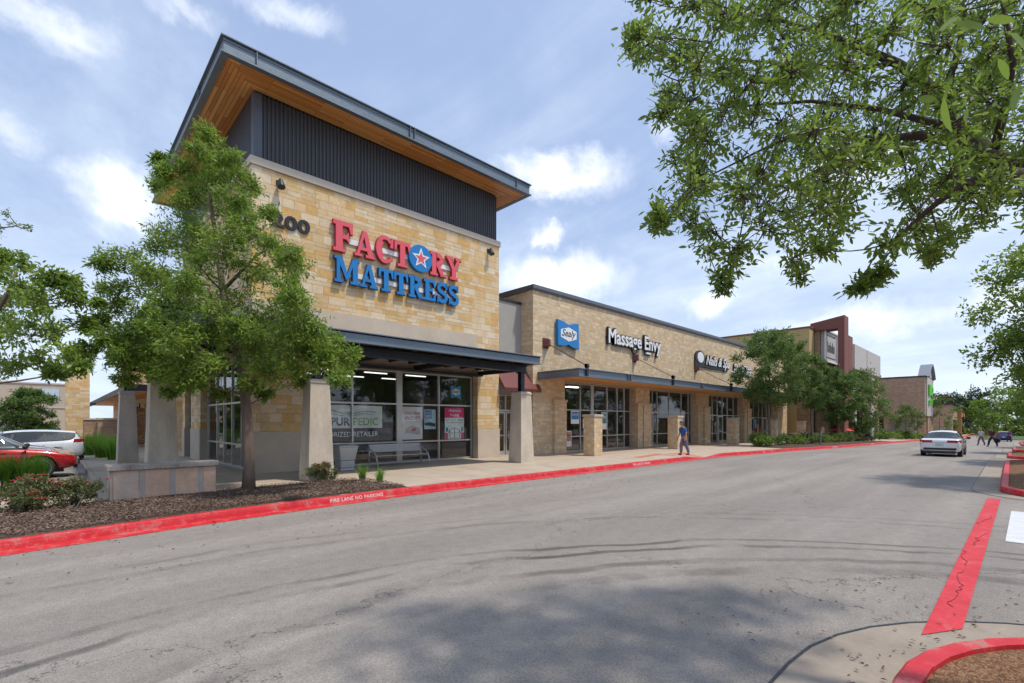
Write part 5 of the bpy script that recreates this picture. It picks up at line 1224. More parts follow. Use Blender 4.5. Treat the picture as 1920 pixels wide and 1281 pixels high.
# --- far wood
i = 0
for (X, Y, top, wd, lm, l) in ((150, 1, 3.2, 14, mLEAFB, 'bright green rounded tree at the end of the road, nearest the brick shops'), (146, -7, 2.2, 13, mLEAFB, 'bright low tree at the road end beside the rounded one'),
        (168, 6, 7.0, 12, mLEAFD, 'dark tall tree at the road end behind the bright rounded one'), (170, -6, 7.6, 14, mLEAFD, 'dark tall tree centred over the road end'), (168, -18, 8.4, 15, mLEAFD, 'dark broad tree to the right at the road end'),
        (128, -13, 5.0, 12, mLEAF3, 'mid green tree at the road end near the right edge'), (190, 14, 6.5, 14, mLEAFD, 'dark distant tree just showing past the far shops'), (185, -30, 9.0, 18, mLEAFD, 'tallest dark tree at the far right of the road end')):
    i += 1; street(l, 0, X, Y, top, wd, 60 + i, 60, lm=lm, nt=12, nl=12, L=.6, low=.6, group='trees at the end of the road', r=.25, name='distant_tree')
# hedge / grass verge at the road end
mb = MB(); mb.add([(112, 4, gz(112) + .06), (140, 4, gz(140) + .06), (140, -60, gz(140) + .06), (118, -60, gz(118) + .06)], [(0, 1, 2, 3)]); struct('verge', mb.build('verge', mLAWN))
for j in range(11):  # unseen tree row, added to give the shop glass something dark to reflect
    i += 1; street(['dark green tree in the parking row behind the viewer, seen only mirrored in glass'][0], 0, -14 + j * 9.5, -26 - 3 * (j % 2), 7.5 + (j * 7 % 3), 8.5, 80 + j, 34, lm=mLEAFD, nt=9, nl=10, L=.5, low=1.6, group='trees across the parking lot behind the viewer', r=.2, name='parking_tree')
# --- parking lot tree on the left
q = P(52, 830, 33)
street('small dense tree in the parking lot before the beige store', 0, q.x, q.y, 3.45, 3.3, 71, 50, lm=mLEAF3, nt=18, nl=20, L=.15, low=1.0, group=None, name='parking_tree', r=.1)

# --- shrubs, grasses, roses
def tuft(name, label, x, y, n, h, w_, seed, m=None, group=None, cat='grass clump'):
    r_ = np.random.default_rng(seed); z = gz(x) + .17; root = thing(name, label, cat, (x, y, z), 0, group)
    vs = []; fs = []
    for i in range(n):
        a = r_.uniform(0, 6.283); b0 = r_.uniform(0, .25) * w_; hh = h * r_.uniform(.6, 1.1); ln = r_.uniform(.1, 1.0) * w_ * .75; wd = .006 + .004 * r_.random() + .004 * h
        c, s = math.cos(a), math.sin(a); px_, py_ = x + c * b0, y + s * b0; k = len(vs); sx, sy = -s * wd, c * wd
        for j, f in enumerate((0, .45, .8, 1)):
            o = ln * f * f; zz = z + hh * (f - .28 * f * f * (ln / w_)); ww = (1, .85, .5, .05)[j]
            vs += [(px_ + c * o - sx * ww, py_ + s * o - sy * ww, zz), (px_ + c * o + sx * ww, py_ + s * o + sy * ww, zz)]
        for j in range(3): fs.append((k + 2 * j, k + 2 * j + 1, k + 2 * j + 3, k + 2 * j + 2))
    b = MB(); b.add(vs, fs); b.build('blades', m or mGRASS, root); return root
q = P(680, 899, 14.2); tuft('lily_clump', 'left one of two green strap-leaved clumps in the mulch tip', q.x, q.y, 110, .50, .36, 1, group='strap-leaved clumps in the mulch')
q = P(712, 905, 13.7); tuft('lily_clump', 'right one of two green strap-leaved clumps in the mulch tip', q.x, q.y, 100, .44, .34, 2, group='strap-leaved clumps in the mulch')
rr = random.Random(6)
gl = ['grass clump at the left frame edge before the red car', 'second grass clump from the left before the red car', 'grass clump under the red car door', 'grass clump left of the red car wheel', 'grass clump at the red car wheel', 'grass clump under the red car headlight', 'grass clump at the nose of the red car', 'last grass clump by the walk, right of the red car']
for i in range(8):
    tuft('ornamental_grass', gl[i], -2.25 + i * .29, 17.35 + .12 * (i % 2), 240, .95, .42, 20 + i, mGRASS, 'tall grasses in front of the red car')
gl2 = ['grass clump left of the dark concrete column, nearest the white wagon', 'middle grass clump left of the dark concrete column', 'grass clump touching the dark concrete column on its left', 'small grass clump behind the others by the side walk']
for i, (x, y) in enumerate(((1.35, 33), (1.75, 30.5), (2.05, 28.4), (1.9, 34.5))): tuft('ornamental_grass', gl2[i], x, y, 420, 1.15, 1.0, 40 + i, leafmat('lush_grass', (.09, .22, .02), (.22, .38, .05), .4) if i == 0 else MATS['lush_grass'], 'grasses beside the side walk')
def bush(name, label, x, y, w_, h, seed, lm, n=22, petals=0, L=.045, group=None, cat='bush', nt=9, nl=12):
    z = gz(x) + .17; c = crown(x, y, z + h * .55, w_ / 2, h * .42, n, w_ * .16, seed); 
    root = tree(name, label, (x, y, z), [[(x, y, z - .1, .02), (x, y, z + h * .3, .015), (x + .02, y, z + h * .6, .008)]], c, lm, mBARK2, ntw=nt, nlf=nl, L=L, Wd=L * .6, seed=seed, twr=.003, group=group, cat=cat, minlimb=.005)
    if petals:
        r_ = np.random.default_rng(seed)
        for i in range(petals):
            cc = c[r_.integers(len(c))]; a = r_.uniform(0, 6.28); pp = Vector((cc[0] + cc[3] * .6 * math.cos(a) - .0, cc[1] + cc[3] * .6 * math.sin(a) - .08, cc[2] + cc[3] * r_.uniform(.2, 1.0)))
            b = MB(); R0 = .042
            for k in range(6):
                an = k * 1.047; b.add([pp, pp + Vector((math.cos(an) * R0, math.sin(an) * R0, .018)), pp + Vector((math.cos(an + .5) * R0 * 1.3, math.sin(an + .5) * R0 * 1.3, .03)), pp + Vector((math.cos(an + 1) * R0, math.sin(an + 1) * R0, .018))], [(0, 1, 2, 3)])
            b.sphere(pp + Vector((0, 0, .012)), .017, 6, 4); b.build('flower', mPETAL, root)
    return root
mROSE = leafmat('rose_leaf', (.03, .08, .02), (.20, .20, .08), .3)
bush('rose_bush', 'low sprawling red-flowered rose bush at the left end of the mulch', -.35, 13.25, 1.15, .58, 81, mROSE, 34, 16, .05, cat='rose bush')
bush('rose_bush', 'right half of the sprawling roses beside the dark stake', .3, 13.45, 1.0, .5, 83, mROSE, 30, 8, .05, cat='rose bush')
bush('rose_bush', 'taller red roses between the tall grasses and the sprawling bush', -.25, 14.9, .6, .55, 84, mROSE, 14, 9, .05, cat='rose bush')
q = P(602, 905, 13.9); bush('rose_bush', 'compact rose bush with red flowers at the foot of the concrete column', q.x, q.y - .1, .85, .5, 82, mROSE, 26, 16, .045, cat='rose bush')
# street beds
xs_ = [34.2, 36, 38, 40, 42, 44, 46, 48, 50, 52, 54, 56, 58, 60, 64, 68, 70.5]
bed('street_bed', dens_poly([(x, curb_y(x) + .2) for x in xs_] + [(70.5, 12.9), (60, 13.2), (50, 13.4), (40, 13.2), (35, 12.6)], .8), .16, mMULCH, .06)
bl = ['rounded bright green shrub at the near end of the street bed', 'darker shrub just left of the nearest street tree trunk', 'grey-green shrub right of the nearest street tree trunk', 'flat dark shrub before the metal railing', 'long dark shrub below the second street tree', 'green shrub between second and third street trees', 'feathery shrub at the foot of the third street tree', 'light green shrub left of the blue umbrella table', 'reddish low shrub near the reddish stems', 'last low shrub at the far end of the street bed']
for i, (x, y, w_, h) in enumerate(((35.9, 12.3, 1.7, .85), (37.0, 12.6, 1.4, .8), (40.3, 12.5, 2.0, .8), (43.8, 12.3, 2.0, .7), (46.0, 12.2, 2.6, .8), (50.5, 12.2, 2.2, .8), (54.5, 12.2, 2.2, .9), (59, 12, 2.4, 1.0), (63.5, 11.9, 2.4, .8), (68.5, 11.7, 2.6, .7))):
    bush('shrub', bl[i], x, y, w_, h, 90 + i, [mLEAFB, mLEAF2, mLEAF3, mLEAF2, mLEAFD][i % 5] if i != 8 else mROSE, 22, 0, .11, 'shrubs in the street bed', 'shrub', 7, 10)
bl = ['round shrub at the foot of the gabled brick building', 'low shrub below the slender young tree', 'low shrub right of the slender young tree']
for i, (x, y) in enumerate(((84, 12.2), (88, 10.9), (91.5, 10.0))): bush('shrub', bl[i], x, y, 3, 1.1, 110 + i, mLEAFB, 16, 0, .2, 'shrubs before the gabled building', 'shrub', 7, 9)
for i in range(4): tuft('weed', ['green weed tuft in the rusty mulch at the bottom right corner', 'weed tuft in the second island near its rounded end', 'weed tuft in the second island further along', 'weed tuft in the third island'][i], (4.9, 19.6, 22.5, 38)[i], (-.75, -.6, -.4, -.6)[i], 40, .12, .15, 130 + i, group='weeds in the islands', cat='weed')
# ================= cars =================
mHLT = mat('headlight_lens', (.55, .50, .42), .1, var=.1); mTLT = mat('tail_light_red', (.42, .01, .02), .15); mPLT = mat('licence_plate', (.45, .58, .60), .5); mARCH = mBLK
def paint(name, c, metal=.25): return mat(name, c, .28, metal=metal, var=.03, coat=1.0)
CARP = {
 'sedan': dict(L=4.62, w=.89, st=[(-2.31, .40, .84, 0, .72), (-2.25, .30, .96, 0, .83), (-2.02, .24, 1.00, 0, .87), (-1.75, .22, 1.00, .0, .885), (-1.0, .2, .98, 1.38, .89), (-.62, .2, 1.0, 1.43, .89), (.0, .2, .98, 1.455, .89), (.45, .2, .97, 1.42, .89), (1.22, .2, .97, 0, .885), (1.7, .22, .90, 0, .87), (2.1, .26, .78, 0, .82), (2.31, .36, .62, 0, .66)]),
 'suv': dict(L=4.5, w=.92, st=[(-2.26, .45, 1.0, 0, .80), (-2.2, .36, 1.08, 1.15, .88), (-1.98, .28, 1.1, 1.56, .91), (-1.3, .26, 1.08, 1.66, .92), (-.3, .26, 1.04, 1.69, .92), (.4, .26, 1.03, 1.62, .92), (1.15, .26, 1.04, 0, .91), (1.75, .28, .98, 0, .89), (2.1, .34, .86, 0, .84), (2.25, .42, .68, 0, .70)]),
}
CARP['crossover'] = dict(L=4.5, w=.92, st=[(-2.26, .45, .95, 0, .80), (-2.2, .36, 1.02, 1.1, .88), (-1.98, .28, 1.04, 1.46, .91), (-1.2, .24, 1.02, 1.54, .92), (-.3, .24, .98, 1.55, .92), (.25, .24, .97, 1.48, .92), (1.05, .24, .98, 0, .91), (1.75, .26, .90, 0, .89), (2.12, .30, .76, 0, .84), (2.27, .40, .6, 0, .68)])
CARP['hatch'] = dict(L=4.1, w=.88, st=[(-2.05, .42, .92, 0, .76), (-1.98, .32, 1.0, 1.08, .85), (-1.75, .26, 1.02, 1.42, .87), (-1.0, .24, 1.0, 1.5, .88), (-.1, .24, .97, 1.51, .88), (.4, .24, .96, 1.44, .88), (1.1, .24, .96, 0, .87), (1.6, .26, .88, 0, .86), (1.95, .3, .74, 0, .80), (2.06, .4, .6, 0, .64)])
def car(name, label, kind, mpaint, loc, rz, parts_detail=True, group=None):
    C_ = CARP[kind]; st = C_['st']; w_ = C_['w']; hl = C_['L'] / 2
    root = thing(name, label, 'car', loc, rz, group); M = Matrix.Translation(loc) @ Matrix.Rotation(rz, 4, 'Z')
    vs = []; ns = len(st)
    for (x, zl, belt, roof, hw) in st:
        z = roof if roof else belt + .02; cab = roof > 0
        tw = hw * (.66 if cab else .80)
        ring = [(0, zl), (hw * .78, zl), (hw * .97, zl + .12), (hw * 1.0, (zl + belt) * .5 + .04), (hw * .985, belt - .10), (hw * (.93 if cab else .90), belt), (tw, z - (.07 if cab else .012)), (tw * .6, z - (.015 if cab else 0)), (0, z + (0 if cab else .012))]
        full = ring + [(-a, b) for a, b in ring[-2:0:-1]]
        vs.append([(x, a, b) for a, b in full])
    nr = len(vs[0]); V = [p for r in vs for p in r]; F = []; MI = []
    for i in range(ns - 1):
        ca, cb = st[i][3] > 0, st[i + 1][3] > 0
        for k in range(nr):
            k2 = (k + 1) % nr; F.append((i * nr + k, (i + 1) * nr + k, (i + 1) * nr + k2, i * nr + k2)); kk = min(k, nr - 1 - k); m_ = 0
            if kk == 5 and ca and cb: m_ = 1            # side glass
            if kk == 5 and (ca != cb): m_ = 1 if kind != 'sedan' else 1
            if kk in (6, 7) and (ca != cb): m_ = 2      # screens
            if kind != 'sedan' and kk in (6, 7) and i == 1: m_ = 2
            if kind != 'sedan' and kk in (6, 7) and i == 0: m_ = 0
            if kind != 'sedan' and kk == 5 and i <= 1: m_ = 0
            MI.append(m_)
    F.append(tuple(range(nr))[::-1]); MI.append(0); F.append(tuple((ns - 1) * nr + k for k in range(nr))); MI.append(0)
    me = bpy.data.meshes.new('body'); me.from_pydata(V, [], F); me.polygons.foreach_set('material_index', MI)
    for m_ in (mpaint, mGLASS2, mGLASS2, mBLK): me.materials.append(m_)
    bm = bmesh.new(); bm.from_mesh(me); bmesh.ops.recalc_face_normals(bm, faces=bm.faces)
    cr = bm.edges.layers.float.new('crease_edge')
    for e in bm.edges:
        ms = {f.material_index for f in e.link_faces}
        if len(ms) > 1: e[cr] = .8
    bm.to_mesh(me); bm.free()
    tmp = bpy.data.objects.new('tmpbody', me); S.collection.objects.link(tmp)
    sd = tmp.modifiers.new('s', 'SUBSURF'); sd.levels = 2; sd.render_levels = 2
    wr = .335 if kind in ('sedan', 'hatch') else .36; wx = (-hl + .98 - (.05 if kind == 'hatch' else 0), hl - .92)
    cut = MB()
    for x in wx:
        for s in (-1, 1):
            cut.lathe((x, s * (w_ - .10), wr), [(wr + .055, -.22), (wr + .055, .22)], 28, 'y')
    cu = cut.build('tmpcut', mBLK); cu.data.materials.clear()
    bo = tmp.modifiers.new('b', 'BOOLEAN'); bo.operation = 'DIFFERENCE'; bo.object = cu; bo.solver = 'EXACT'
    dg = bpy.context.evaluated_depsgraph_get(); ev = bpy.data.meshes.new_from_object(tmp.evaluated_get(dg)); bpy.data.objects.remove(tmp); bpy.data.objects.remove(cu)
    # split by material into body and windows
    def sub(idx, nm, mm, shrink=0.0):
        vmap = {}; vv = []; ff = []
        for p in ev.polygons:
            if p.material_index in idx and (not shrink or p.center.x * shrink > 0):
                f = []
                for q in p.vertices:
                    if q not in vmap: vmap[q] = len(vv); vv.append(M @ ev.vertices[q].co)
                    f.append(vmap[q])
                ff.append(f)
        b = MB(); b.add(vv, ff)
        m2 = bpy.data.meshes.new(nm); m2.from_pydata(b.v, [], b.f); m2.polygons.foreach_set('use_smooth', [True] * len(ff)); m2.materials.append(mm)
        return link(nm, m2, root)
    body = sub((0, 3), 'body', mpaint); sub((1,), 'side_window', mGLASS2); sub((2,), 'windscreen', mGLASS2, 1); sub((2,), 'rear_window', mGLASS2, -1)
    def part(nm, m_, fn, par=None, smooth=False, bev=0):
        b = MB(); fn(b); b.v = [tuple(M @ Vector(v)) for v in b.v]; return b.build(nm, m_, par or root, smooth, bev)
    for x in wx:
        for s in (-1, 1):
            yo = s * (w_ - .125)
            t = part('wheel', mRUB, lambda b: b.lathe((x, yo, wr), [(wr - .05, -.105), (wr - .012, -.10), (wr, -.07), (wr, .07), (wr - .012, .10), (wr - .05, .105)], 28, 'y'), None, True)
            def rim(b):
                for k in range(10):
                    a = k * math.pi / 5; c, n_ = math.cos(a), math.sin(a); r0, r1 = .05, wr - .09; yy = yo + s * .108
                    dx, dz = -n_ * .022, c * .022; b.add([(x + c * r0 - dx, yy, wr + n_ * r0 - dz), (x + c * r0 + dx, yy, wr + n_ * r0 + dz), (x + c * r1 + dx * 1.4, yy - s * .012, wr + n_ * r1 + dz * 1.4), (x + c * r1 - dx * 1.4, yy - s * .012, wr + n_ * r1 - dz * 1.4)], [(0, 1, 2, 3)])
                b.lathe((x, yo, wr), [(.065, s * .1), (.05, s * .115)], 12, 'y'); b.lathe((x, yo, wr), [(wr - .075, s * .1), (wr - .095, s * .112), (wr - .11, s * .1)], 28, 'y')
            part('rim', mRIM, rim, t)
    rear = st[0][0]; fb = st[-1][0]
    for s in (-1, 1):
        mz = 1.0 if kind == 'sedan' else 1.06
        part('mirror', mBLK if kind != 'hatch' else mpaint, lambda b: (b.sphere((.98, s * (w_ + .10), mz + .0), (.07, .11, .075), 10, 8), b.tube([(1.0, s * (w_ - .06), mz - .05), (1.0, s * (w_ + .06), mz - .03)], .025, 6)), None, True)
        hz = .66 if kind == 'sedan' else .74
        part('headlight', mHLT, lambda b: b.hexa([(fb - .50, s * (w_ - .075)), (fb - .22, s * (w_ - .16)), (fb - .10, s * (w_ - .36)), (fb - .5, s * (w_ - .3))], hz - .02, hz + .12), None, False, .01)
        tz = .79 if kind == 'sedan' else .98
        part('tail_light', mTLT, lambda b: (b.hexa([(rear - .005, s * .30), (rear + .0, s * (w_ - .20)), (rear + .13, s * (w_ - .055)), (rear + .36, s * (w_ - .025)), (rear + .36, s * (w_ - .12)), (rear + .18, s * .4)], tz, tz + (.14 if kind == 'sedan' else .14))), None, False, .01)
    def bumper(b):
        pts = [(rear - .018, y) for y in (-.62, .62)]
        b.hexa([(rear - .01, -.66), (rear - .01, .66), (rear + .10, .70), (rear + .10, -.70)], .40, .51); b.hexa([(rear - .0, -.62), (rear - .0, .62), (rear + .16, .66), (rear + .16, -.66)], .23, .33)
    part('rear_diffuser', mBLK, bumper)
    part('licence_plate', mPLT, lambda b: b.box(rear - .012, rear + .06, -.17, .17, .62, .76))
    part('trunk_seam', mBLK, lambda b: b.box(rear + .0, rear + .05, -.66, .66, .80, .812))
    part('front_grille', mBLK, lambda b: b.box(fb - .12, fb - .015, -.5, .5, .3, .42))
    part('underbody', mBLK, lambda b: b.box(-hl + .35, hl - .35, -w_ + .28, w_ - .28, .19, .5))
    for s in (-1, 1):
        part('sill_trim', mBLK, lambda b: b.box(wx[0] + .42, wx[1] - .42, s * (w_ - .04) - .012, s * (w_ - .04) + .012, .235, .28))
        for xx in (-.1, .92 if False else .78): part('door_handle', mpaint, lambda b: b.box(xx - .35, xx - .2, s * (w_ - .008) - .012, s * (w_ - .008) + .012, .87, .895), None, False, .004)
        part('door_pillar', mBLK, lambda b: b.hexa([(-.02, s * (w_ - .055)), (.05, s * (w_ - .055)), (.05, s * (w_ - .085)), (-.02, s * (w_ - .085))], st[5][2] - .0, st[5][2] + .40, [(-.06, s * (w_ - .27)), (.01, s * (w_ - .27)), (.01, s * (w_ - .29)), (-.06, s * (w_ - .29))]))
        part('door_seam', mBLK, lambda b: [b.box(q, q + .008, s * (w_ - .004) - .008, s * (w_ - .004) + .008, .36, .90) for q in (-.02, 1.02, -.95)])
    return root
pWH = paint('white_car_paint', (.74, .76, .79), .1); pRED = paint('red_car_paint', (.42, .008, .012), .15); pBLU = paint('blue_car_paint', (.01, .06, .28), .2); pSIL = paint('silver_car_paint', (.50, .52, .54), .5); pMAR = paint('maroon_car_paint', (.14, .01, .03), .3)
car('parked_car', 'white sedan seen from behind driving away down the road', 'sedan', pWH, (34.9 + 2.31, 2.75, gz(37)), 0)
car('parked_car', 'small blue hatchback far down the road behind the pedestrians', 'hatch', pBLU, (100, .9, gz(100)), 0)
car('parked_car', 'bright red crossover parked behind the tall grasses', 'crossover', pRED, (-1.6, 23.0, 0), 0)
car('parked_car', 'silver sedan hidden mostly between the red and white cars', 'sedan', pSIL, (-1.9, 26.2, 0), 0)
car('parked_car', 'white station wagon parked tail toward the side walk', 'crossover', pWH, (-1.2, 29.6, 0), math.pi)
car('parked_car', 'maroon car farthest of the parked row at the left edge', 'suv', pMAR, (-3.1, 33.0, 0), 0)
car('parked_car', 'white car parked against the beige store far behind the pylon', 'suv', pWH, (-3.5, 62, 0), 0)

# ================= people =================
mSKIN = mat('skin', (.42, .24, .16), .6, var=.05); mHAIR = mat('grey_hair', (.10, .09, .085), .8); mBSH = mat('blue_shirt', (.02, .10, .30), .8, var=.1); mNVY = mat('navy_vest', (.03, .02, .07), .8); mGPANT = mat('grey_purple_trousers', (.17, .14, .20), .85, var=.12)
mSHOE = mat('dark_shoes', (.02, .02, .022), .6); mWSH = mat('white_shirt', (.55, .55, .58), .85); mDKC = mat('dark_clothes', (.025, .022, .04), .85); mPUR = mat('maroon_top', (.10, .03, .06), .85)
def skin_mesh(name, verts, edges, radii, m, parent, M, root=0, sub=2):
    me = bpy.data.meshes.new('t'); me.from_pydata(verts, edges, []); o = bpy.data.objects.new('t', me); S.collection.objects.link(o)
    md = o.modifiers.new('k', 'SKIN'); md.use_smooth_shade = True
    sv = o.data.skin_vertices[0].data
    for i, r in enumerate(radii):
        r = r if isinstance(r, tuple) else (r, r); sv[i].radius = r
    sv[root].use_root = True
    s = o.modifiers.new('s', 'SUBSURF'); s.levels = sub; s.render_levels = sub
    dg = bpy.context.evaluated_depsgraph_get(); ev = bpy.data.meshes.new_from_object(o.evaluated_get(dg)); bpy.data.objects.remove(o)
    ev.transform(M); ev.name = name; ev.materials.clear(); ev.materials.append(m)
    return link(name, ev, parent)
def person(label, loc, rz, top, legs, shirt=mBSH, hair=mHAIR, stride=.25, lean=.05, arm=(.1, -.1), short=True, k=1.0, bag=None, group=None, vest=None, headdown=.03):
    """faces +X locally"""
    root = thing('person', label, 'person', loc, rz, group); M = Matrix.Translation(loc) @ Matrix.Rotation(rz, 4, 'Z') @ Matrix.Scale(k, 4)
    hipz = .92; sh = 1.42; L = lean
    v = []; e = []; r = []
    def a(p, rad, fr=None):
        v.append(p); r.append(rad)
        if fr is not None: e.append((fr, len(v) - 1))
        return len(v) - 1
    pel = a((0, 0, .95), .13); wst = a((L * .35, 0, 1.1), .125, pel); ch = a((L * .8, 0, 1.30), .14, wst); nk0 = a((L, 0, 1.45), .07, ch); nk = a((L + headdown, 0, 1.52), .052, nk0)
    h1 = a((L + .03 + headdown, 0, 1.60), .075, nk); h2 = a((L + .035 + headdown, 0, 1.67), .088, h1); h3 = a((L + .02 + headdown, 0, 1.735), .07, h2)
    ns = a((L + .135 + headdown, 0, 1.63), .016, h2)
    legp = []
    for s, fx in ((-1, stride), (1, -stride)):
        hp = a((0, s * .09, .88), .095, pel); kn = a((fx * .55 + .04, s * .10, .48), .06, hp); kz = .09 if fx > 0 else .10; cf = a((fx * .8 - (.02), s * .10, .30), .055, kn); an = a((fx - .03, s * .10, kz), .038, cf); to = a((fx + .13, s * .11, .035), .035, an); legp.append(((0, s * .09, .88), (fx * .55 + .04, s * .10, .48), (fx * .8 - .02, s * .10, .30), (fx - .03, s * .10, kz), (fx + .13, s * .11, .035)))
    armp = []
    for s, ax in ((-1, arm[0]), (1, arm[1])):
        s0 = a((L * .95, s * .17, 1.40), .058, ch); el = a((L * .9 + ax * .35 - .03, s * .235, 1.14), .043, s0); wr_ = a((L * .9 + ax + .03, s * .235, .90), .028, el); pm = a((L * .9 + ax + .05, s * .23, .835), .032, wr_); armp.append(((L * .95, s * .17, 1.40), (L * .9 + ax * .35 - .03, s * .235, 1.14), (L * .9 + ax + .03, s * .235, .90)))
        for q in range(4): f1 = a((L * .9 + ax + .02 + q * .02, s * .228, .775), .0095, pm); a((L * .9 + ax + .025 + q * .02, s * .215, .735 + abs(q - 1.5) * .008), .008, f1)
        t1 = a((L * .9 + ax + .095, s * .222, .825), .010, pm); a((L * .9 + ax + .105, s * .218, .79), .009, t1)
    skin_mesh('body', v, e, r, mSKIN, root, M)
    # shirt with sleeves
    sv = [(0, 0, .93), (L * .35, 0, 1.1), (L * .8, 0, 1.30), (L, 0, 1.44)]; se = [(0, 1), (1, 2), (2, 3)]; sr = [(.165), (.155), (.165), (.085)]
    for i, p in enumerate(armp):
        q = Vector(p[0]).lerp(Vector(p[1]), .75 if short else 1.0); n = len(sv); sv += [p[0], tuple(q)]; se += [(2, n), (n, n + 1)]; sr += [.078, .066]
        if not short: sv.append(p[2]); se.append((n + 1, n + 2)); sr.append(.045)
    skin_mesh('shirt', sv, se, sr, shirt, root, M)
    tv = [(0, 0, .96), (0, 0, .90)]; te = [(0, 1)]; tr = [.15, .15]
    for p in legp: n = len(tv); tv += [p[0], p[1], p[2], tuple(Vector(p[3]) + Vector((0, 0, .03)))]; te += [(1, n), (n, n + 1), (n + 1, n + 2), (n + 2, n + 3)]; tr += [.108, .088, .08, .074]
    skin_mesh('trousers', tv, te, tr, legs, root, M)
    for p in legp:
        b = MB(); x, y, z = p[3]; b.sphere((x + .06, y, z - .035), (.14, .05, .05), 10, 6); b.v = [tuple(M @ Vector(q)) for q in b.v]; b.build('shoe', mSHOE, root, True)
    b = MB(); hx = L + .02 + headdown; b.sphere((hx - .012, 0, 1.715), (.108, .095, .085), 14, 10); b.sphere((hx - .05, 0, 1.66), (.075, .09, .085), 12, 8)
    b.v = [tuple(M @ Vector(q)) for q in b.v]; b.build('hair', hair, root, True)
    for s in (-1, 1):
        b = MB(); b.sphere((hx + .02, s * .092, 1.64), (.022, .012, .032), 8, 6); b.v = [tuple(M @ Vector(q)) for q in b.v]; b.build('ear', mSKIN, root, True)
        b = MB(); b.sphere((hx + .095, s * .035, 1.665), (.010, .014, .009), 8, 6); b.v = [tuple(M @ Vector(q)) for q in b.v]; b.build('eye', mBLK, root, True)
    b = MB(); b.sphere((hx + .098, 0, 1.59), (.008, .025, .006), 8, 4); b.v = [tuple(M @ Vector(q)) for q in b.v]; b.build('mouth', mBURG, root, True)
    if vest:
        skin_mesh('vest_front', [(.03, 0, .97), (L * .35 + .045, 0, 1.1), (L * .8 + .045, 0, 1.3)], [(0, 1), (1, 2)], [.145, .138, .145], vest, root, M)
    return root
q = P(1283, 857, 24.6)
person('grey-haired man in blue shirt and grey-purple trousers walking on the sidewalk', (q.x, q.y + .0, .155), math.atan2(.35, -.8) , 0, mGPANT, mBSH, stride=.16, lean=.10, arm=(.10, .02), vest=None, headdown=.06, k=.99)
q = P(1861, 838, 44.5)
pd = person('person in dark clothes and maroon top striding across the road with a bag', (q.x, q.y, gz(q.x)), R(150), 0, mDKC, mPUR, mBLK, stride=.42, lean=.14, arm=(.2, -.25), short=True, k=1.02)
bg_ = thing('shoulder_bag', 'dark bulky bag carried by the striding person in dark clothes', 'bag', (q.x + .12, q.y - .42, gz(q.x) + .5)); b = MB(); b.sphere((q.x + .28, q.y - .36, gz(q.x) + .62), (.22, .17, .26), 12, 8); b.build('bag_body', mDKC, bg_, True)
b = MB(); b.tube([(q.x + .28, q.y - .3, gz(q.x) + .85), (q.x + .15, q.y - .15, gz(q.x) + 1.2), (q.x + .05, q.y, gz(q.x) + 1.42)], .014, 6); b.build('strap', mDKC, bg_)
q = P(1845, 829, 48)
person('person in white top walking just ahead of the one in dark clothes', (q.x, q.y + .2, gz(q.x)), R(150), 0, mGPANT, mWSH, mat('fair_hair', (.3, .2, .12), .8), stride=.3, lean=.05, arm=(.15, -.15), k=.98)
q = P(1892, 826, 66)
person('person in purple beside the far blue hatchback', (q.x, q.y, gz(q.x)), R(160), 0, mDKC, mat('purple_top', (.12, .05, .22), .8), mBLK, stride=.25, k=.95)

# ================= patio things in the street bed zone =================
for i, (x, y, m_, c_) in enumerate(((62.5, 12.9, mat('red_canvas', (.45, .05, .04), .8, var=.2), 'red'), (66.5, 12.8, mat('red_canvas2', (.42, .06, .05), .8, var=.2), 'faded red'))):
    z = gz(x) + .15; t = thing('patio_umbrella', ['folded-down red patio umbrella left of the other', 'faded red patio umbrella right of the other, near the reddish stems'][i], 'umbrella', (x, y, z), 0, 'patio umbrellas')
    b = MB(); b.lathe((x, y, z + 1.15), [(1.1, 0), (.6, .28), (.05, .5)], 8); b.build('canopy', m_, t); b = MB(); b.tube([(x, y, z), (x, y, z + 1.7)], .025, 8); b.build('pole', mDSTEEL, t)
x, y = 65, 12.0; z = gz(x) + .15; t = thing('patio_table', 'low blue patio table between the red umbrellas', 'table', (x, y, z)); b = MB(); b.lathe((x, y, z + .7), [(.65, 0), (.65, .07)], 20); b.build('table_top', mat('blue_plastic', (.01, .17, .5), .5), t); b = MB(); b.tube([(x, y, z), (x, y, z + .7)], .06, 8); b.lathe((x, y, z), [(.3, 0), (.28, .05)], 16); b.build('pedestal', mDSTEEL, t)
t = thing('railing', 'low dark metal railing behind the shrubs of the street bed', 'railing', (54, 13.7, gz(54)))
b = MB()
for i in range(40): x = 47 + i * .35; z = gz(x) + .14; b.box(x - .012, x + .012, 13.68, 13.72, z, z + .9)
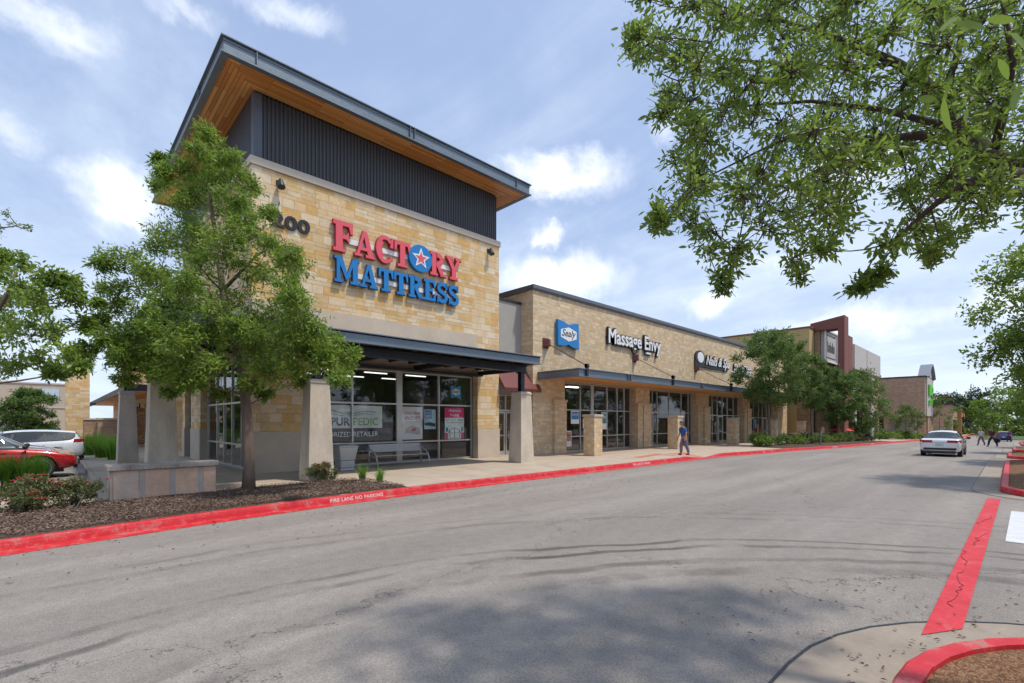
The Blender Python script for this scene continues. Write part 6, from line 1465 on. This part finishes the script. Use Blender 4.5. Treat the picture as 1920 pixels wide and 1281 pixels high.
b.build('balusters', mDSTEEL, t); b = MB(); b.tube([(47, 13.7, gz(47) + 1.05), (61, 13.7, gz(61) + 1.05)], .03, 8); b.tube([(47, 13.7, gz(47) + .25), (61, 13.7, gz(61) + .25)], .02, 8); b.build('rail', mALU, t)
for i, (x, y) in enumerate(((88.2, 13.5), (89.8, 13.2))):
    z = gz(x) + .15; t = thing('trash_can', ['left dark round litter can by the gabled brick building', 'right dark round litter can by the gabled brick building'][i], 'trash bin', (x, y, z), 0, 'litter cans by the gabled building')
    b = MB(); b.lathe((x, y, z), [(.45, 0), (.5, .1), (.52, 1.2), (.5, 1.3)], 16); b.build('body', mBLK, t); b = MB(); b.lathe((x, y, z + 1.3), [(.54, 0), (.5, .1), (.3, .2)], 16); b.build('lid', mDSTEEL, t)
# small valve post near the kerb
q = (44.2, 10.6); z = gz(q[0]) + .15; t = thing('marker_post', 'thin grey marker post at the kerb between the first two street trees', 'post', (q[0], q[1], z)); b = MB(); b.box(q[0] - .05, q[0] + .05, q[1] - .05, q[1] + .05, z, z + 1.0); b.box(q[0] - .12, q[0] + .12, q[1] - .06, q[1] - .052, z + .8, z + 1.15); b.build('post', mSTEEL, t)
# small leaves and litter on the asphalt near the kerb
def fl(rng):
    x = rng.uniform(-1, 15); return (x, curb_y(x) - .3 - rng.random() ** 2.2 * 2.8, .012 + rng.random() * .01)
o = chips('fallen_leaves', 420, fl, None, mCHIP, seed=9); o['label'] = 'small dry leaves scattered on the asphalt along the red kerb'
def fl2(rng):
    a = rng.uniform(0, 1.7); r_ = 2.3 + rng.random() ** 1.5 * 1.6; return (4.15 + r_ * math.sin(a), -1.62 + r_ * math.cos(a), .02)
o = chips('fallen_leaves', 200, fl2, None, mCHIP, seed=12); o['label'] = 'tiny dry leaves on the gutter apron of the near island'
# ---- render settings ----
S.render.engine = 'CYCLES'; S.cycles.max_bounces = 8; S.cycles.transparent_max_bounces = 12; S.cycles.caustics_reflective = False; S.cycles.caustics_refractive = False; S.cycles.sample_clamp_indirect = 6
